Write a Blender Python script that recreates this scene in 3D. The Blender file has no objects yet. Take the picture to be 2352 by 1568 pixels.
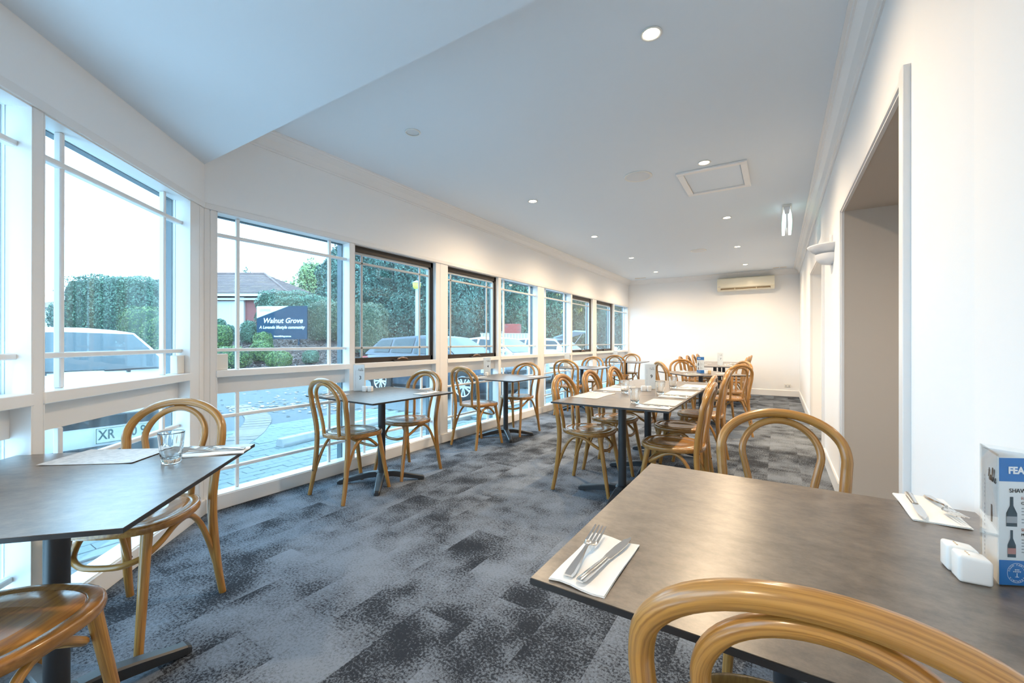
import bpy, bmesh, math, random
import numpy as np
from mathutils import Vector, Matrix, noise as mnoise

random.seed(7)
RNG = np.random.default_rng(7)
S = bpy.context.scene
COL = S.collection
PI = math.pi

# ------------------------------------------------------------------ camera, world, exposure
YAW, CAM_H, FPX = 0.5639, 1.17, 966.7
cam_data = bpy.data.cameras.new('camera')
cam = bpy.data.objects.new('camera', cam_data)
COL.objects.link(cam)
cam.location = (0, 0, CAM_H)
cam.rotation_euler = (PI / 2 + 0.0013, -0.0009, YAW)
cam_data.sensor_width = 36.0
cam_data.lens = 36.0 * FPX / 2352.0
cam_data.clip_start = 0.02
cam_data.clip_end = 400
S.camera = cam

SKY_STRENGTH = 5.6
SKY_COLOR = (0.46, 0.75, 1.0, 1)
world = bpy.data.worlds.new('overcast_sky')
S.world = world
world.use_nodes = True
wn = world.node_tree.nodes
wn['Background'].inputs[0].default_value = SKY_COLOR
wn['Background'].inputs[1].default_value = SKY_STRENGTH

LAMP_W = 140.0
LAMP_COLOR = (1.0, 0.76, 0.50)
S.view_settings.view_transform = 'Standard'
S.view_settings.look = 'None'
S.view_settings.gamma = 1.0
S.view_settings.use_curve_mapping = False
S.view_settings.exposure = 0.46

# ------------------------------------------------------------------ helpers
def link(o, parent=None):
    COL.objects.link(o)
    if parent is not None:
        o.parent = parent
    return o

def tag(o, label=None, cat=None, group=None, kind=None):
    if label: o['label'] = label
    if cat: o['category'] = cat
    if group: o['group'] = group
    if kind: o['kind'] = kind
    return o

def empty(name, loc=(0, 0, 0), rz=0.0, parent=None):
    o = bpy.data.objects.new(name, None)
    o.empty_display_size = 0.05
    o.location = loc
    o.rotation_euler = (0, 0, rz)
    return link(o, parent)

def thing(name, label, cat, loc=(0, 0, 0), rz=0.0, group=None):
    return tag(empty(name, loc, rz), label, cat, group)

def finish(name, bm, mat, parent=None, smooth=False, angle=None):
    me = bpy.data.meshes.new(name)
    bm.normal_update()
    if smooth:
        for f in bm.faces: f.smooth = True
    if angle is not None:
        for e in bm.edges:
            if len(e.link_faces) == 2 and e.calc_face_angle(0) > angle:
                e.smooth = False
    bm.to_mesh(me)
    bm.free()
    if mat: me.materials.append(mat)
    return link(bpy.data.objects.new(name, me), parent)

def struct(name, bm, mat, parent=None, **k):
    o = finish(name, bm, mat, parent, **k)
    if parent is None: o['kind'] = 'structure'
    return o

def copy_tree(o, parent=None):
    c = o.copy()
    COL.objects.link(c)
    if parent is not None: c.parent = parent
    for ch in list(o.children):
        copy_tree(ch, c)
    return c

def NB(): return bmesh.new()

def box(bm, x0, x1, y0, y1, z0, z1, bevel=0.0, seg=1, M=None):
    vs = [bm.verts.new((x, y, z)) for z in (z0, z1) for (x, y) in ((x0, y0), (x1, y0), (x1, y1), (x0, y1))]
    fs = [(3, 2, 1, 0), (4, 5, 6, 7), (0, 1, 5, 4), (1, 2, 6, 5), (2, 3, 7, 6), (3, 0, 4, 7)]
    faces = [bm.faces.new([vs[i] for i in f]) for f in fs]
    if M is not None:
        for v in vs: v.co = M @ v.co
    if bevel > 0:
        es = set(e for f in faces for e in f.edges)
        bmesh.ops.bevel(bm, geom=list(es), offset=bevel, segments=seg, profile=0.5, affect='EDGES')
    return vs

def prism(bm, poly, z0, z1, bevel=0.0, seg=1, M=None):
    """extrude a plan polygon (counter-clockwise) from z0 to z1"""
    a = [bm.verts.new((p[0], p[1], z0)) for p in poly]
    b = [bm.verts.new((p[0], p[1], z1)) for p in poly]
    n = len(poly)
    faces = [bm.faces.new(a[::-1]), bm.faces.new(b)]
    for i in range(n):
        faces.append(bm.faces.new((a[i], a[(i + 1) % n], b[(i + 1) % n], b[i])))
    if M is not None:
        for v in a + b: v.co = M @ v.co
    if bevel > 0:
        es = set(e for f in faces for e in f.edges)
        bmesh.ops.bevel(bm, geom=list(es), offset=bevel, segments=seg, profile=0.5, affect='EDGES')

def sweep(bm, prof, p0, p1, out, up=(0, 0, 1)):
    """profile points (o, z) swept straight from p0 to p1; o along `out`"""
    p0, p1, out, up = Vector(p0), Vector(p1), Vector(out), Vector(up)
    rings = []
    for p in (p0, p1):
        rings.append([bm.verts.new(p + out * o + up * z) for o, z in prof])
    n = len(prof)
    for i in range(n):
        bm.faces.new((rings[0][i], rings[0][(i + 1) % n], rings[1][(i + 1) % n], rings[1][i]))
    bm.faces.new(rings[0][::-1]); bm.faces.new(rings[1])

def catmull(pts, n=6, closed=False):
    P = [Vector(p) for p in pts]
    out = []
    m = len(P)
    rng = range(m) if closed else range(m - 1)
    for i in rng:
        if closed:
            a, b, c, d = P[(i - 1) % m], P[i], P[(i + 1) % m], P[(i + 2) % m]
        else:
            b, c = P[i], P[i + 1]
            a = P[i - 1] if i > 0 else b * 2 - c
            d = P[i + 2] if i + 2 < m else c * 2 - b
        for k in range(n):
            t = k / n
            out.append(0.5 * ((2 * b) + (c - a) * t + (2 * a - 5 * b + 4 * c - d) * t * t + (3 * b - a - 3 * c + d) * t ** 3))
    if not closed: out.append(P[-1])
    return out

def tube(bm, pts, rad, sides=10, caps=True):
    pts = [Vector(p) for p in pts]
    n = len(pts)
    rr = rad if hasattr(rad, '__len__') else [rad] * n
    T = []
    for i in range(n):
        a = pts[max(i - 1, 0)]; b = pts[min(i + 1, n - 1)]
        T.append((b - a).normalized())
    ref = Vector((0, 0, 1)) if abs(T[0].z) < 0.9 else Vector((0, 1, 0))
    N = (ref - T[0] * ref.dot(T[0])).normalized()
    rings = []
    for i in range(n):
        N = (N - T[i] * N.dot(T[i])).normalized()
        B = T[i].cross(N)
        rings.append([bm.verts.new(pts[i] + (N * math.cos(2 * PI * k / sides) + B * math.sin(2 * PI * k / sides)) * rr[i]) for k in range(sides)])
    uv = bm.loops.layers.uv.get('grain') or bm.loops.layers.uv.new('grain')
    L = [0.0]
    for i in range(n - 1): L.append(L[-1] + (pts[i + 1] - pts[i]).length)
    for i in range(n - 1):
        for k in range(sides):
            f = bm.faces.new((rings[i][k], rings[i][(k + 1) % sides], rings[i + 1][(k + 1) % sides], rings[i + 1][k]))
            for lp, (a, c) in zip(f.loops, ((L[i], k), (L[i], k + 1), (L[i + 1], k + 1), (L[i + 1], k))):
                c = c / sides
                lp[uv].uv = (a, .1 * (c if c <= .5 else 1 - c))
    if caps:
        bm.faces.new(rings[0][::-1]); bm.faces.new(rings[-1])

def lathe(bm, prof, seg=24, M=None, close=False):
    """profile (r, z) revolved about z"""
    rings = []
    new = []
    for r, z in prof:
        if r < 1e-6:
            v = bm.verts.new((0, 0, z)); rings.append([v]); new.append(v)
        else:
            ring = [bm.verts.new((r * math.cos(2 * PI * k / seg), r * math.sin(2 * PI * k / seg), z)) for k in range(seg)]
            rings.append(ring); new += ring
    for a, b in zip(rings[:-1], rings[1:]):
        for k in range(seg):
            k2 = (k + 1) % seg
            if len(a) == 1 and len(b) == 1: continue
            if len(a) == 1: bm.faces.new((a[0], b[k2], b[k]))
            elif len(b) == 1: bm.faces.new((a[k], a[k2], b[0]))
            else: bm.faces.new((a[k], a[k2], b[k2], b[k]))
    if M is not None:
        for v in new: v.co = M @ v.co
    return new

def quad_mesh(name, V, F, mat, parent=None, smooth=False):
    """fast mesh from numpy arrays, all faces the same number of corners"""
    V = np.asarray(V, np.float32); F = np.asarray(F, np.int32)
    me = bpy.data.meshes.new(name)
    me.vertices.add(len(V)); me.vertices.foreach_set('co', V.ravel())
    k = F.shape[1]
    me.loops.add(F.size); me.loops.foreach_set('vertex_index', F.ravel())
    me.polygons.add(len(F))
    me.polygons.foreach_set('loop_start', np.arange(0, F.size, k, dtype=np.int32))
    me.update(calc_edges=True)
    if smooth:
        me.polygons.foreach_set('use_smooth', np.ones(len(F), bool))
    if mat: me.materials.append(mat)
    return link(bpy.data.objects.new(name, me), parent)

def basis(o, r, u):
    """matrix whose local x is r, local y is u, local z is r x u, origin o"""
    r = Vector(r).normalized(); u = Vector(u); u = (u - r * u.dot(r)).normalized(); n = r.cross(u)
    return Matrix(((r.x, u.x, n.x, o[0]), (r.y, u.y, n.y, o[1]), (r.z, u.z, n.z, o[2]), (0, 0, 0, 1)))

def lettering(body, size, M, mat, parent, name='lettering', width=None, shear=0.0, align='LEFT', fat=0.0, ext=0.0002):
    cu = bpy.data.curves.new(name, 'FONT')
    cu.body = body; cu.size = size; cu.shear = shear; cu.align_x = align; cu.extrude = ext; cu.offset = fat
    cu.resolution_u = 3
    ob = bpy.data.objects.new(name, cu)
    COL.objects.link(ob)
    dg = bpy.context.evaluated_depsgraph_get()
    me = bpy.data.meshes.new_from_object(ob.evaluated_get(dg))
    bpy.data.objects.remove(ob)
    xs = [v.co.x for v in me.vertices]
    if width and xs:
        sx = width / max(max(xs) - min(xs), 1e-6)
        for v in me.vertices: v.co.x *= sx
    me.transform(M)
    me.name = name
    me.materials.clear(); me.materials.append(mat)
    return link(bpy.data.objects.new(name, me), parent)

# ------------------------------------------------------------------ materials
def mat_new(name):
    m = bpy.data.materials.new(name); m.use_nodes = True
    return m, m.node_tree.nodes, m.node_tree.links, m.node_tree.nodes['Principled BSDF']

def plain(name, c, rough=0.5, metal=0.0, spec=0.5, bump=0.0, scale=200.0, var=0.0, coat=0.0):
    m, n, l, b = mat_new(name)
    b.inputs['Base Color'].default_value = (*c, 1)
    b.inputs['Roughness'].default_value = rough
    b.inputs['Metallic'].default_value = metal
    b.inputs['Specular IOR Level'].default_value = spec
    b.inputs['Coat Weight'].default_value = coat
    b.inputs['Coat Roughness'].default_value = 0.12
    tc = n.new('ShaderNodeTexCoord')
    nz = n.new('ShaderNodeTexNoise'); nz.inputs['Scale'].default_value = scale; nz.inputs['Detail'].default_value = 4
    l.new(tc.outputs['Object'], nz.inputs['Vector'])
    if var > 0:
        r = n.new('ShaderNodeValToRGB')
        r.color_ramp.elements[0].position = .3; r.color_ramp.elements[1].position = .7
        r.color_ramp.elements[0].color = (*[x * (1 - var) for x in c], 1)
        r.color_ramp.elements[1].color = (*[min(1, x * (1 + var)) for x in c], 1)
        l.new(nz.outputs['Fac'], r.inputs['Fac']); l.new(r.outputs['Color'], b.inputs['Base Color'])
    if bump > 0:
        bp = n.new('ShaderNodeBump'); bp.inputs['Strength'].default_value = bump; bp.inputs['Distance'].default_value = 0.002
        l.new(nz.outputs['Fac'], bp.inputs['Height']); l.new(bp.outputs['Normal'], b.inputs['Normal'])
    return m

def wood(name, light, dark, rough=0.28, stretch=(30, 30, 3), coat=0.35, uvmap=None):
    m, n, l, b = mat_new(name)
    tc = n.new('ShaderNodeTexCoord'); mp = n.new('ShaderNodeMapping'); mp.inputs['Scale'].default_value = stretch
    oi = n.new('ShaderNodeObjectInfo')
    if uvmap:
        um = n.new('ShaderNodeUVMap'); um.uv_map = uvmap; l.new(um.outputs['UV'], mp.inputs['Vector'])
    else:
        l.new(tc.outputs['Object'], mp.inputs['Vector'])
    nz = n.new('ShaderNodeTexNoise'); nz.inputs['Scale'].default_value = 4; nz.inputs['Detail'].default_value = 6; nz.inputs['Distortion'].default_value = 0.3
    l.new(mp.outputs['Vector'], nz.inputs['Vector'])
    r = n.new('ShaderNodeValToRGB')
    r.color_ramp.elements[0].position = .34; r.color_ramp.elements[0].color = (*dark, 1)
    r.color_ramp.elements[1].position = .62; r.color_ramp.elements[1].color = (*light, 1)
    l.new(nz.outputs['Fac'], r.inputs['Fac'])
    hs = n.new('ShaderNodeHueSaturation')
    mr = n.new('ShaderNodeMapRange'); mr.inputs['To Min'].default_value = 0.86; mr.inputs['To Max'].default_value = 1.1
    l.new(oi.outputs['Random'], mr.inputs['Value']); l.new(mr.outputs['Result'], hs.inputs['Value'])
    l.new(r.outputs['Color'], hs.inputs['Color']); l.new(hs.outputs['Color'], b.inputs['Base Color'])
    b.inputs['Roughness'].default_value = rough
    b.inputs['Coat Weight'].default_value = coat; b.inputs['Coat Roughness'].default_value = 0.15
    bp = n.new('ShaderNodeBump'); bp.inputs['Strength'].default_value = 0.08; bp.inputs['Distance'].default_value = 0.001
    l.new(nz.outputs['Fac'], bp.inputs['Height']); l.new(bp.outputs['Normal'], b.inputs['Normal'])
    return m

def emit(name, c, s):
    m, n, l, b = mat_new(name)
    b.inputs['Base Color'].default_value = (*[x * .15 for x in c], 1)
    b.inputs['Emission Color'].default_value = (*c, 1); b.inputs['Emission Strength'].default_value = s
    return m

def thin_glass(name, tint, haze=0.0, ior=1.45):
    m, n, l, b = mat_new(name)
    n.remove(b)
    out = n['Material Output']
    tr = n.new('ShaderNodeBsdfTransparent'); tr.inputs[0].default_value = (*tint, 1)
    gl = n.new('ShaderNodeBsdfGlossy'); gl.inputs['Roughness'].default_value = 0.01
    fr = n.new('ShaderNodeFresnel')
    ge = n.new('ShaderNodeNewGeometry'); iv = n.new('ShaderNodeMapRange')      # same reflectance on both faces of a thin pane
    iv.inputs['To Min'].default_value = ior; iv.inputs['To Max'].default_value = 1 / ior
    l.new(ge.outputs['Backfacing'], iv.inputs['Value']); l.new(iv.outputs['Result'], fr.inputs['IOR'])
    mx = n.new('ShaderNodeMixShader')
    l.new(fr.outputs[0], mx.inputs[0]); l.new(tr.outputs[0], mx.inputs[1]); l.new(gl.outputs[0], mx.inputs[2])
    last = mx
    if haze > 0:
        ts = n.new('ShaderNodeBsdfTranslucent'); ts.inputs[0].default_value = (.9, .95, 1, 1)
        nz = n.new('ShaderNodeTexNoise'); nz.inputs['Scale'].default_value = 2.5; nz.inputs['Detail'].default_value = 5
        tc = n.new('ShaderNodeTexCoord'); l.new(tc.outputs['Object'], nz.inputs['Vector'])
        mr = n.new('ShaderNodeMapRange'); mr.inputs['From Min'].default_value = .25; mr.inputs['From Max'].default_value = .8
        mr.inputs['To Min'].default_value = haze * .6; mr.inputs['To Max'].default_value = haze * 1.5
        l.new(nz.outputs['Fac'], mr.inputs['Value'])
        m2 = n.new('ShaderNodeMixShader')
        l.new(mr.outputs['Result'], m2.inputs[0]); l.new(last.outputs[0], m2.inputs[1]); l.new(ts.outputs[0], m2.inputs[2])
        last = m2
    l.new(last.outputs[0], out.inputs['Surface'])
    return m

def leafy(name, c1, c2, c3):
    m, n, l, b = mat_new(name)
    g = n.new('ShaderNodeNewGeometry')
    r = n.new('ShaderNodeValToRGB')
    r.color_ramp.elements[0].color = (*c1, 1); r.color_ramp.elements[1].color = (*c3, 1)
    e = r.color_ramp.elements.new(.55); e.color = (*c2, 1)
    l.new(g.outputs['Random Per Island'], r.inputs['Fac']); l.new(r.outputs['Color'], b.inputs['Base Color'])
    b.inputs['Roughness'].default_value = .45
    return m

def carpet_mat():
    """plank carpet tiles: pale and dark blotches with a granular edge, the pattern starting afresh on every tile"""
    m, n, l, b = mat_new('loop_pile_carpet')
    def noise(vec, scale, detail, rough):
        z = n.new('ShaderNodeTexNoise'); z.inputs['Scale'].default_value = scale; z.inputs['Detail'].default_value = detail; z.inputs['Roughness'].default_value = rough
        l.new(vec, z.inputs['Vector']); return z.outputs['Fac']
    def ma(op, a, k, c=None):
        z = n.new('ShaderNodeMath'); z.operation = op; l.new(a, z.inputs[0])
        if isinstance(k, float): z.inputs[1].default_value = k
        else: l.new(k, z.inputs[1])
        if c is not None:
            if isinstance(c, float): z.inputs[2].default_value = c
            else: l.new(c, z.inputs[2])
        return z.outputs[0]
    g = n.new('ShaderNodeNewGeometry'); oi = n.new('ShaderNodeObjectInfo')
    rnd = n.new('ShaderNodeCombineXYZ'); l.new(oi.outputs['Random'], rnd.inputs[0]); l.new(oi.outputs['Random'], rnd.inputs[1])
    off = n.new('ShaderNodeVectorMath'); off.operation = 'MULTIPLY_ADD'; off.inputs[1].default_value = (23.0, 61.0, 0)
    l.new(rnd.outputs[0], off.inputs[0]); l.new(g.outputs['Position'], off.inputs[2])
    v, w = off.outputs[0], g.outputs['Position']
    tilepatch = noise(v, 3.4, 3.0, .55)
    roompatch = noise(w, 1.1, 3.0, .55)
    grain = noise(w, 95.0, 3.0, .6)
    fine = noise(w, 330.0, 2.0, .6)
    f = ma('MULTIPLY', tilepatch, .62)
    f = ma('MULTIPLY_ADD', roompatch, .55, f)
    f = ma('MULTIPLY_ADD', grain, .60, f)
    f = ma('MULTIPLY_ADD', fine, .34, f)
    r7 = ma('FRACT', ma('MULTIPLY', oi.outputs['Random'], 37.7), 1.0)
    f = ma('MULTIPLY_ADD', r7, .07, f)
    mr = n.new('ShaderNodeMapRange'); mr.inputs['From Min'].default_value = .83; mr.inputs['From Max'].default_value = 1.25
    l.new(f, mr.inputs['Value'])
    r = n.new('ShaderNodeValToRGB')
    e = r.color_ramp.elements
    e[0].position = .34; e[0].color = (.026, .030, .038, 1)
    e[1].position = .92; e[1].color = (.195, .224, .265, 1)
    k = e.new(.43); k.color = (.045, .051, .062, 1)
    k = e.new(.54); k.color = (.118, .134, .158, 1)
    l.new(mr.outputs['Result'], r.inputs['Fac']); l.new(r.outputs['Color'], b.inputs['Base Color'])
    b.inputs['Roughness'].default_value = .95; b.inputs['Specular IOR Level'].default_value = .12
    bp = n.new('ShaderNodeBump'); bp.inputs['Strength'].default_value = .35; bp.inputs['Distance'].default_value = .003
    l.new(fine, bp.inputs['Height']); l.new(bp.outputs['Normal'], b.inputs['Normal'])
    return m

def laminate_mat():
    m, n, l, b = mat_new('brown_grey_laminate')
    tc = n.new('ShaderNodeTexCoord')
    a = n.new('ShaderNodeTexNoise'); a.inputs['Scale'].default_value = 20; a.inputs['Detail'].default_value = 12; a.inputs['Roughness'].default_value = .78
    mp = n.new('ShaderNodeMapping'); mp.inputs['Scale'].default_value = (.8, 1.25, 1)
    l.new(tc.outputs['Object'], mp.inputs['Vector']); l.new(mp.outputs[0], a.inputs['Vector'])
    r = n.new('ShaderNodeValToRGB')
    r.color_ramp.elements[0].position = .38; r.color_ramp.elements[0].color = (.060, .046, .036, 1)
    r.color_ramp.elements[1].position = .62; r.color_ramp.elements[1].color = (.165, .128, .096, 1)
    l.new(a.outputs['Fac'], r.inputs['Fac']); l.new(r.outputs['Color'], b.inputs['Base Color'])
    b.inputs['Roughness'].default_value = .33; b.inputs['Specular IOR Level'].default_value = 1.0; b.inputs['Coat Weight'].default_value = .35; b.inputs['Coat Roughness'].default_value = .28
    bp = n.new('ShaderNodeBump'); bp.inputs['Strength'].default_value = .01; bp.inputs['Distance'].default_value = .0003
    l.new(a.outputs['Fac'], bp.inputs['Height']); l.new(bp.outputs['Normal'], b.inputs['Normal'])
    return m

def print_mat(name, paper, ink, scale=60.0, amount=.5):
    """paper with faint lines of small print"""
    m, n, l, b = mat_new(name)
    tc = n.new('ShaderNodeTexCoord')
    w = n.new('ShaderNodeTexWave'); w.bands_direction = 'Y'; w.inputs['Scale'].default_value = scale; w.inputs['Distortion'].default_value = .0
    l.new(tc.outputs['Object'], w.inputs['Vector'])
    nz = n.new('ShaderNodeTexNoise'); nz.inputs['Scale'].default_value = 40; l.new(tc.outputs['Object'], nz.inputs['Vector'])
    mp = n.new('ShaderNodeMath'); mp.operation = 'MULTIPLY'; l.new(w.outputs['Fac'], mp.inputs[0]); l.new(nz.outputs['Fac'], mp.inputs[1])
    st = n.new('ShaderNodeMapRange'); st.inputs['From Min'].default_value = .42; st.inputs['From Max'].default_value = .5; st.inputs['To Max'].default_value = amount
    l.new(mp.outputs[0], st.inputs['Value'])
    mx = n.new('ShaderNodeMix'); mx.data_type = 'RGBA'
    mx.inputs[6].default_value = (*paper, 1); mx.inputs[7].default_value = (*ink, 1)
    l.new(st.outputs['Result'], mx.inputs[0]); l.new(mx.outputs[2], b.inputs['Base Color'])
    b.inputs['Roughness'].default_value = .5
    return m

def brick_mat(name, c1, c2, mortar, scale, bw=.5, rh=.25):
    m, n, l, b = mat_new(name)
    tc = n.new('ShaderNodeTexCoord')
    mp = n.new('ShaderNodeMapping'); mp.inputs['Rotation'].default_value = (PI / 2, 0, 0)
    br = n.new('ShaderNodeTexBrick'); br.inputs['Scale'].default_value = scale
    br.inputs['Color1'].default_value = (*c1, 1); br.inputs['Color2'].default_value = (*c2, 1); br.inputs['Mortar'].default_value = (*mortar, 1)
    br.inputs['Brick Width'].default_value = bw; br.inputs['Row Height'].default_value = rh; br.inputs['Mortar Size'].default_value = .012
    l.new(tc.outputs['Object'], mp.inputs['Vector']); l.new(mp.outputs[0], br.inputs['Vector'])
    l.new(br.outputs['Color'], b.inputs['Base Color']); b.inputs['Roughness'].default_value = .9
    return m

M = {}
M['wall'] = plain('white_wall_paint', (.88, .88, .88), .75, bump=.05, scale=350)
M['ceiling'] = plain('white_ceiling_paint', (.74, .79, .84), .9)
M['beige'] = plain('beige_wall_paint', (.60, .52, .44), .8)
M['trim'] = plain('white_gloss_trim', (.82, .81, .80), .35, bump=.03, scale=60)
M['outer'] = plain('teal_grey_outer_paint', (.050, .085, .105), .5, var=.15, scale=6)
M['sash'] = plain('dark_bronze_aluminium', (.035, .028, .024), .4, metal=.3)
M['greybar'] = plain('grey_glazing_bar', (.50, .54, .57), .45)
M['bronze'] = plain('worn_bronze', (.20, .12, .075), .35, metal=.7)
M['glass'] = thin_glass('window_glass', (.93, .97, .98), haze=.010)
M['carpet'] = carpet_mat()
M['underlay'] = plain('carpet_underlay', (.02, .02, .024), .95)
M['laminate'] = laminate_mat()
M['edge'] = plain('black_laminate_edge', (.018, .017, .018), .45)
M['cast'] = plain('charcoal_cast_metal', (.022, .025, .030), .42, spec=.6, bump=.05, scale=300)
M['chair'] = wood('honey_bentwood', (.46, .232, .055), (.27, .122, .028), stretch=(1.6, 75, 1), uvmap='grain')
M['seat'] = wood('honey_seat_ply', (.39, .190, .050), (.26, .120, .034), stretch=(26, 2.2, 20), rough=.24)
M['steel'] = plain('polished_steel', (.72, .70, .68), .14, metal=1.0)
M['napkin'] = plain('white_paper_napkin', (.86, .85, .83), .9, bump=.15, scale=500)
M['paper'] = print_mat('printed_menu_paper', (.64, .635, .625), (.24, .25, .26), 45, .8)
M['card'] = plain('white_card', (.80, .82, .84), .35)
M['bluecard'] = plain('blue_card_print', (.020, .16, .46), .35)
M['ink'] = plain('black_ink', (.02, .02, .025), .6)
M['greyink'] = plain('grey_ink', (.33, .35, .38), .6)
M['redink'] = plain('dull_red_ink', (.45, .22, .20), .6)
M['bottleink'] = plain('dark_bottle_print', (.035, .06, .08), .4)
M['ceramic'] = plain('white_ceramic', (.84, .84, .83), .18)
M['tan'] = plain('tan_ceramic', (.62, .45, .26), .3)
M['acrylic'] = thin_glass('clear_acrylic', (.97, .985, .99), ior=1.3)
M['plastic'] = plain('white_plastic', (.80, .78, .73), .35)
M['acgrey'] = plain('dark_louvre_gap', (.10, .065, .03), .5)
M['plaster'] = plain('white_plaster', (.76, .77, .79), .6)
M['lamp'] = emit('downlight_glow', (1, .86, .62), 14)
M['exitglow'] = emit('exit_diffuser_glow', (.88, 1, .98), 1.2)
M['exitgreen'] = emit('exit_green_face', (.10, .60, .36), .35)
tg, n_, l_, b_ = mat_new('tumbler_glass')
b_.inputs['Base Color'].default_value = (.97, .985, .985, 1); b_.inputs['Roughness'].default_value = 0.0
b_.inputs['IOR'].default_value = 1.46; b_.inputs['Transmission Weight'].default_value = 1.0
M['tumbler'] = tg
M['asphalt'] = plain('grey_asphalt', (.090, .106, .116), .85, var=.25, scale=40)
M['paver'] = plain('grey_concrete_paver', (.150, .195, .205), .85, var=.2, scale=25)
M['paverjoint'] = plain('dark_paver_joint', (.026, .032, .034), .95)
M['pinkbrick'] = plain('pale_pink_brick', (.215, .195, .19), .85, var=.15, scale=20)
M['concrete'] = plain('pale_concrete', (.38, .41, .42), .85, var=.12, scale=12)
M['mulch'] = plain('bark_mulch', (.085, .058, .050), .95, var=.8, scale=5, bump=.6)
M['lawn'] = plain('far_lawn', (.10, .17, .06), .95, var=.3, scale=2)
M['bark'] = plain('tree_bark', (.07, .055, .045), .9, var=.3, scale=10)
M['leaf_dark'] = leafy('dark_evergreen_leaf', (.018, .062, .050), (.045, .125, .095), (.12, .235, .18))  # bluish cast of haze and sky reflection is put into these greens
M['leaf_mid'] = leafy('hedge_leaf', (.030, .080, .050), (.060, .140, .085), (.11, .22, .13))
M['leaf_fresh'] = leafy('fresh_green_leaf', (.040, .095, .022), (.085, .17, .035), (.18, .26, .06))
M['leaf_pale'] = leafy('pale_spring_leaf', (.10, .18, .07), (.18, .28, .10), (.30, .38, .14))
M['leaf_olive'] = leafy('olive_leaf', (.035, .060, .030), (.075, .110, .055), (.14, .17, .09))
M['leaf_yellow'] = leafy('yellow_frond_leaf', (.20, .20, .05), (.38, .34, .08), (.55, .46, .12))
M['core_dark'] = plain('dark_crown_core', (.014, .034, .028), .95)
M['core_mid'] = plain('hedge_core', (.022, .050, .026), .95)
M['dryleaf'] = leafy('dry_leaf', (.20, .10, .045), (.32, .20, .11), (.45, .33, .22))
M['brick'] = brick_mat('red_house_brick', (.30, .085, .075), (.24, .065, .06), (.30, .22, .20), 2.1)
M['rooftile'] = brick_mat('brown_roof_tile', (.22, .155, .145), (.17, .12, .115), (.07, .05, .05), 2.0, .6, .5)
M['fascia'] = plain('cream_fascia', (.62, .60, .56), .6)
M['render'] = plain('white_render', (.55, .56, .55), .8)
M['carwhite'] = plain('white_car_paint', (.58, .61, .64), .3, coat=.5)
M['carnavy'] = plain('steel_navy_car_paint', (.030, .050, .075), .35, metal=.2, coat=.35)
M['carglass'] = plain('tinted_car_glass', (.025, .045, .055), .08, spec=.25)
M['tyre'] = plain('black_rubber', (.012, .012, .013), .8)
M['rim'] = plain('silver_alloy', (.62, .65, .68), .28, metal=.6)
M['darkplastic'] = plain('black_plastic', (.018, .022, .026), .5)
M['headlamp'] = plain('clear_headlamp', (.55, .60, .62), .1, spec=.8)
M['taillamp'] = plain('red_taillamp', (.40, .02, .02), .15)
M['plate'] = plain('pale_number_plate', (.52, .58, .56), .4)
M['plateink'] = plain('dark_green_plate_ink', (.02, .08, .08), .5)
M['signblue'] = plain('navy_sign_panel', (.004, .036, .072), .8, spec=.2)
M['signpale'] = plain('pale_sign_panel', (.56, .74, .55), .5)
M['signwhite'] = plain('white_sign_letter', (.75, .78, .80), .5)
M['signgreen'] = plain('green_sign_letter', (.12, .42, .22), .5)
M['pole'] = plain('grey_lamp_pole', (.34, .40, .40), .5)
M['streetlamp'] = emit('street_lamp_glow', (.62, 1.0, .16), .9)
M['canopy'] = plain('blue_grey_panel', (.16, .23, .28), .4)
M['fencemetal'] = plain('cream_metal_fence', (.50, .52, .50), .6)

# ------------------------------------------------------------------ room shell
XL, XR, YB, ZC = -3.30, 0.39, 10.90, 2.75
XN = 0.44                    # the near length of the right wall stands 5 cm further back
ZS = 2.377                   # soffit of the lowered ceiling at the near end
YS = 1.30                    # where it begins
BD = Vector((.688, -.7257)).normalized()      # direction of the splayed bay wall
BOUT = Vector((BD.y, -BD.x))                  # outward normal of the bay wall
BL = 3.30
YE = -1.9
bay0 = Vector((XL, YS)); bay1 = bay0 + BD * BL

# floor and carpet tiles
floor_poly = [(XL, YS), (bay1.x, bay1.y), (bay1.x, YE), (XN, YE), (XN, 1.60), (XR, 1.93), (XR, YB), (XL, YB)]
bm = NB(); prism(bm, [(p[0], p[1]) for p in floor_poly], -.12, -.006)
floor = struct('floor', bm, M['underlay'])

def clip(poly, p, nrm):
    out = []
    for i in range(len(poly)):
        a, b = poly[i], poly[(i + 1) % len(poly)]
        da = (a[0] - p[0]) * nrm[0] + (a[1] - p[1]) * nrm[1]; db = (b[0] - p[0]) * nrm[0] + (b[1] - p[1]) * nrm[1]
        if da >= 0: out.append(a)
        if da * db < 0:
            t = da / (da - db); out.append((a[0] + (b[0] - a[0]) * t, a[1] + (b[1] - a[1]) * t))
    return out

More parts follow.
